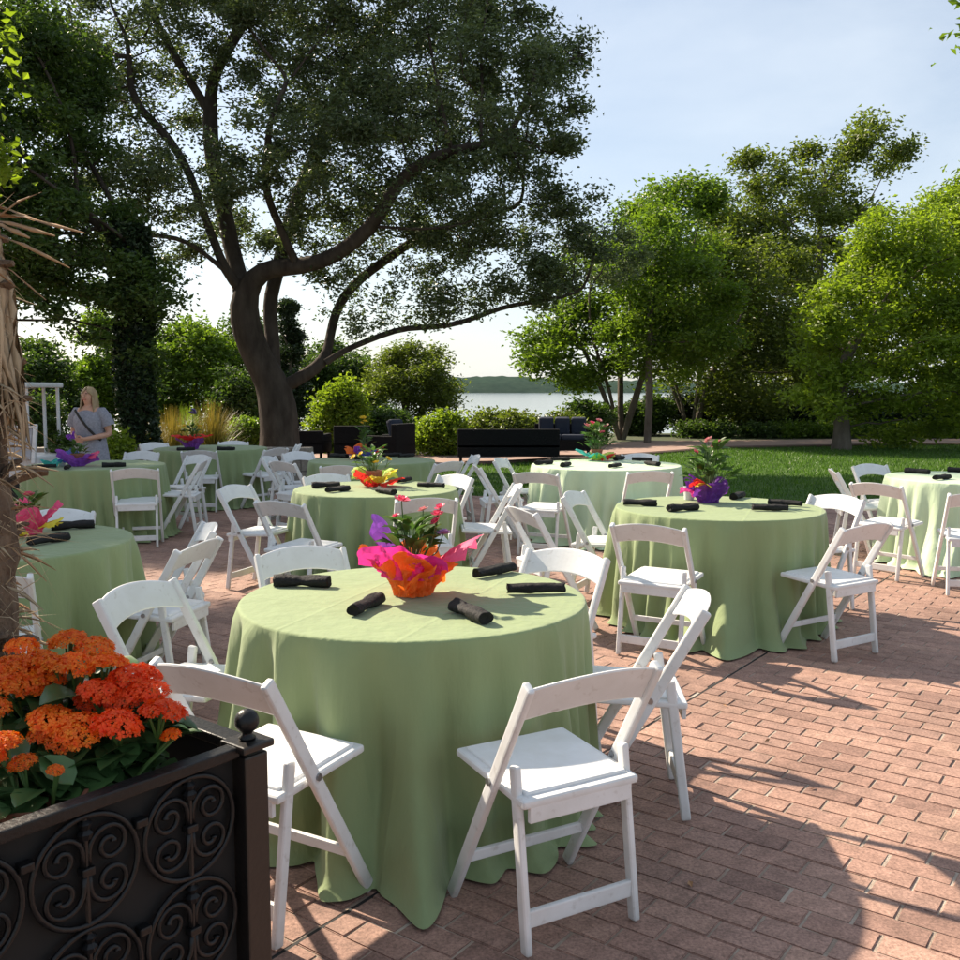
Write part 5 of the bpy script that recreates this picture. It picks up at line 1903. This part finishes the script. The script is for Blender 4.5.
cbx('canopy', (-.1, 0, 1.655), (1.55, 1.15, .07), bev=.025)
for sx in (-.7, .42, .62):
    for sy in (-.48, .48):
        cbx('post', (sx, sy, 1.13), (.04, .04, .98))
cbx('front_panel', (.12, -.52, .86), (1.12, .02, .44), 'sheet', .005, (R(-12), 0, 0))
cbx('panel_frame', (.72, -.52, .86), (.05, .05, .54), rot=(R(-12), 0, R(0)))
cbx('panel_frame', (.12, -.485, 1.09), (1.2, .035, .03))
cbx('body', (0, 0, .48), (1.5, 1.0, .40), 'paint', .03)
for sx in (-.55, .55):
    for sy in (-.47, .47):
        bm = bmesh.new()
        add_tube(bm, [(0, -.06, 0), (0, .06, 0)], .2, 18)
        link('wheel', bm_mesh('wheel', bm, M['rubber']), cart, (sx, sy, .2))
tag(cart, 'white framed cart with flat canopy and grey plastic front panel behind the palm', 'cart')


# ------------------------------------------------------------------ woman
def skin_mesh(verts, edges, radii, root=0, sub=2):
    me = bpy.data.meshes.new('tmp')
    me.from_pydata(verts, edges, [])
    o = bpy.data.objects.new('tmp', me)
    C.objects.link(o)
    md = o.modifiers.new('s', 'SKIN')
    md.use_smooth_shade = True
    for i, r in enumerate(radii):
        me.skin_vertices[0].data[i].radius = r if hasattr(r, '__len__') else (r, r)
    me.skin_vertices[0].data[root].use_root = True
    sb = o.modifiers.new('b', 'SUBSURF')
    sb.levels = sb.render_levels = sub
    dg = bpy.context.evaluated_depsgraph_get()
    dg.update()
    out = bpy.data.meshes.new_from_object(o.evaluated_get(dg))
    bpy.data.objects.remove(o)
    return out


def woman():
    Y = 11.35
    x = at(90, 420, Y=Y).x
    root = empty('person', (x, Y, 0), R(-10))           # local -Y is forward
    V, E, Rd = [], [], []

    def add(p, r, prev=None):
        V.append(p)
        Rd.append(r)
        if prev is not None:
            E.append((prev, len(V) - 1))
        return len(V) - 1
    pel = add((0, 0, .86), (.15, .11))
    wa = add((0, 0, 1.0), (.135, .10), pel)
    chs = add((0, -.01, 1.17), (.15, .11), wa)
    nb = add((0, .005, 1.30), (.085, .07), chs)
    nk = add((0, -.005, 1.36), .045, nb)
    h1 = add((0, -.02, 1.42), (.062, .070), nk)
    h2 = add((0, -.012, 1.49), (.072, .085), h1)
    h3 = add((0, .0, 1.545), (.05, .06), h2)
    for s in (-1, 1):
        sh = add((s * .165, .0, 1.27), .058, nb)
        el = add((s * .235, .03, 1.02), .043, sh)
        wr = add((s * .085 + .02, -.19, .98), .026, el)
        pm = add((s * .03 + .01, -.225, .965), (.026, .018), wr)
        for f in range(4):
            k1 = add((s * .0 - s * .02, -.245 + .004 * f, .985 - .017 * f), .0085, pm)
            add((-s * .05 + .0, -.238 + .004 * f, .975 - .016 * f), .0075, k1)
        th = add((s * .02, -.235, 1.0), .009, pm)
        add((s * .005 - s * .02, -.24, 1.012), .008, th)
        hp = add((s * .09, 0, .80), .095, pel)
        kn = add((s * .095, -.01, .46), .058, hp)
        an = add((s * .10, .01, .09), .036, kn)
        ft = add((s * .10, -.05, .035), .036, an)
        add((s * .11, -.15, .028), .03, ft)
    me = skin_mesh(V, E, Rd, pel, 2)
    me.materials.clear()
    me.materials.append(M['skin'])
    body = link('body', me, root)
    head = Matrix.Translation((0, 0, 0))
    # face: turned a little to her right
    bm = bmesh.new()
    add_lathe(bm, [(0, -.016), (.010, -.012), (.012, 0), (.006, .03), (0, .042)], 8)
    bmesh.ops.scale(bm, vec=(.8, 1.3, 1), verts=bm.verts)
    link('nose', bm_mesh('nose', bm, M['skin'], smooth=True), body, (-.008, -.104, 1.462))
    for s in (-1, 1):
        bm = bmesh.new()
        add_lathe(bm, [(0, -.006), (.010, -.003), (.012, 0), (.010, .003), (0, .006)], 10)
        link('eye', bm_mesh('eye', bm, M['eye']), body, (s * .029 - .006, -.090, 1.497))
    bm = bmesh.new()
    add_box(bm, (0, 0, 0), (.042, .014, .012), bevel=.005)
    link('mouth', bm_mesh('mouth', bm, M['lip']), body, (-.006, -.086, 1.427))
    # dress
    bm = bmesh.new()
    secs = [(.42, .235, .20, .0), (.60, .222, .19, 0), (.80, .205, .172, 0), (.90, .190, .155, 0), (1.0, .172, .145, 0), (1.06, .172, .150, -.005), (1.15, .188, .160, -.012), (1.22, .190, .145, -.006), (1.275, .165, .105, 0), (1.305, .115, .075, 0), (1.325, .085, .062, 0)]
    P = []
    for (z, rx, ry, dy) in secs:
        row = []
        for k in range(40):
            th = 2 * PI * k / 40
            f = 1 + .045 * math.sin(9 * th + z * 2) * float(ss(1.05, .45, np.array(z))) if z < 1.05 else 1
            row.append(Vector((rx * f * math.cos(th), dy + ry * f * math.sin(th), z)))
        P.append(row)
    vs = [[bm.verts.new(p) for p in r] for r in P]
    for i in range(len(vs) - 1):
        for k in range(40):
            bm.faces.new((vs[i][k], vs[i][(k + 1) % 40], vs[i + 1][(k + 1) % 40], vs[i + 1][k]))
    dr = link('dress', bm_mesh('dress', bm, M['dress'], smooth=True), root)
    for s in (-1, 1):
        bm = bmesh.new()
        add_tube(bm, [(s * .09, 0, 1.275), (s * .15, 0, 1.275), (s * .195, .005, 1.21), (s * .222, .018, 1.12)], [.055, .072, .074, .080], 16, cap=False)
        link('sleeve', bm_mesh('sleeve', bm, M['dress'], smooth=True), dr)
    # hair
    bm = bmesh.new()
    P = []
    for i in range(15):
        t = i / 14
        z = 1.572 - .36 * t
        row = []
        for k in range(25):
            g_ = 10 + 44 * float(ss(.10, .30, np.array(t)))
            a = R(-90 + g_) + R(360 - 2 * g_) * k / 24            # open at the face
            rx = (.088 * math.sin(min(1, t * 3.0 + .30) * PI / 2)) + .05 * max(0, t - .35)
            ry = (.104 * math.sin(min(1, t * 3.0 + .30) * PI / 2)) - .01 * t
            wv = 1 + .05 * math.sin(7 * a + 6 * t)
            front = -.055 * max(0, t - .3) * (1 if (k < 5 or k > 19) else 0)
            row.append(Vector((rx * wv * math.cos(a), .008 + front + ry * wv * math.sin(a), z - .02 * math.cos(6 * a) * t)))
        P.append(row)
    add_grid(bm, P)
    cv = bm.verts.new((0, .0, 1.580))
    bm.verts.ensure_lookup_table()
    for k in range(24):
        bm.faces.new((bm.verts[k], bm.verts[k + 1], cv))
    h = link('hair', bm_mesh('hair', bm, M['hair'], smooth=True), root)
    sd = h.modifiers.new('thickness', 'SOLIDIFY')
    sd.thickness = .014
    # strap and small bag
    bm = bmesh.new()
    pts = []
    for k in range(13):
        t = k / 12
        z = 1.31 - .36 * t
        xx = -.09 + .27 * t
        rx = .195
        ry = .163 if z > 1.05 else .155
        yy = -ry * math.sqrt(max(0.02, 1 - (xx / rx) ** 2)) - .012
        pts.append(Vector((xx, yy, z)))
    rows = [[p + Vector((-.011, 0, -.011)), p + Vector((0, -.005, 0)), p + Vector((.011, 0, .011))] for p in pts]
    add_grid(bm, rows)
    st = link('bag_strap', bm_mesh('bag_strap', bm, M['black']), root)
    tag(root, 'woman with long blonde hair in grey short-sleeved dress with black cross-body strap', 'person')
    # violet paper she holds
    bm_me = tissue_mesh('violet', 5, .015, .06, .0, .08, 3, .4, 0, 360, .012, .1)
    mw = Matrix.Translation(root.location) @ Matrix.Rotation(R(-10), 4, 'Z')
    p = mw @ Vector((-.055, -.255, .975))
    tag(link('tissue_bundle', bm_me, None, p, (.6, -.5, 0)), 'crumpled violet tissue in the hand of the woman in grey', 'tissue')


woman()


# ------------------------------------------------------------------ air
bm = bmesh.new()
add_box(bm, (0, 1700, 35), (7600, 5400, 90))
hz = tag(link('haze', bm_mesh('haze', bm, M['black'])), kind='stuff')
hm = bpy.data.materials.new('haze_air')
hm.use_nodes = True
hm.node_tree.nodes.clear()
_o = hm.node_tree.nodes.new('ShaderNodeOutputMaterial')
_v = hm.node_tree.nodes.new('ShaderNodeVolumePrincipled')
_v.inputs['Color'].default_value = (.80, .88, .95, 1)
_v.inputs['Density'].default_value = .00002
_v.inputs['Anisotropy'].default_value = .2
hm.node_tree.links.new(_v.outputs[0], _o.inputs['Volume'])
hz.data.materials.clear()
hz.data.materials.append(hm)
hz.display_type = 'WIRE'
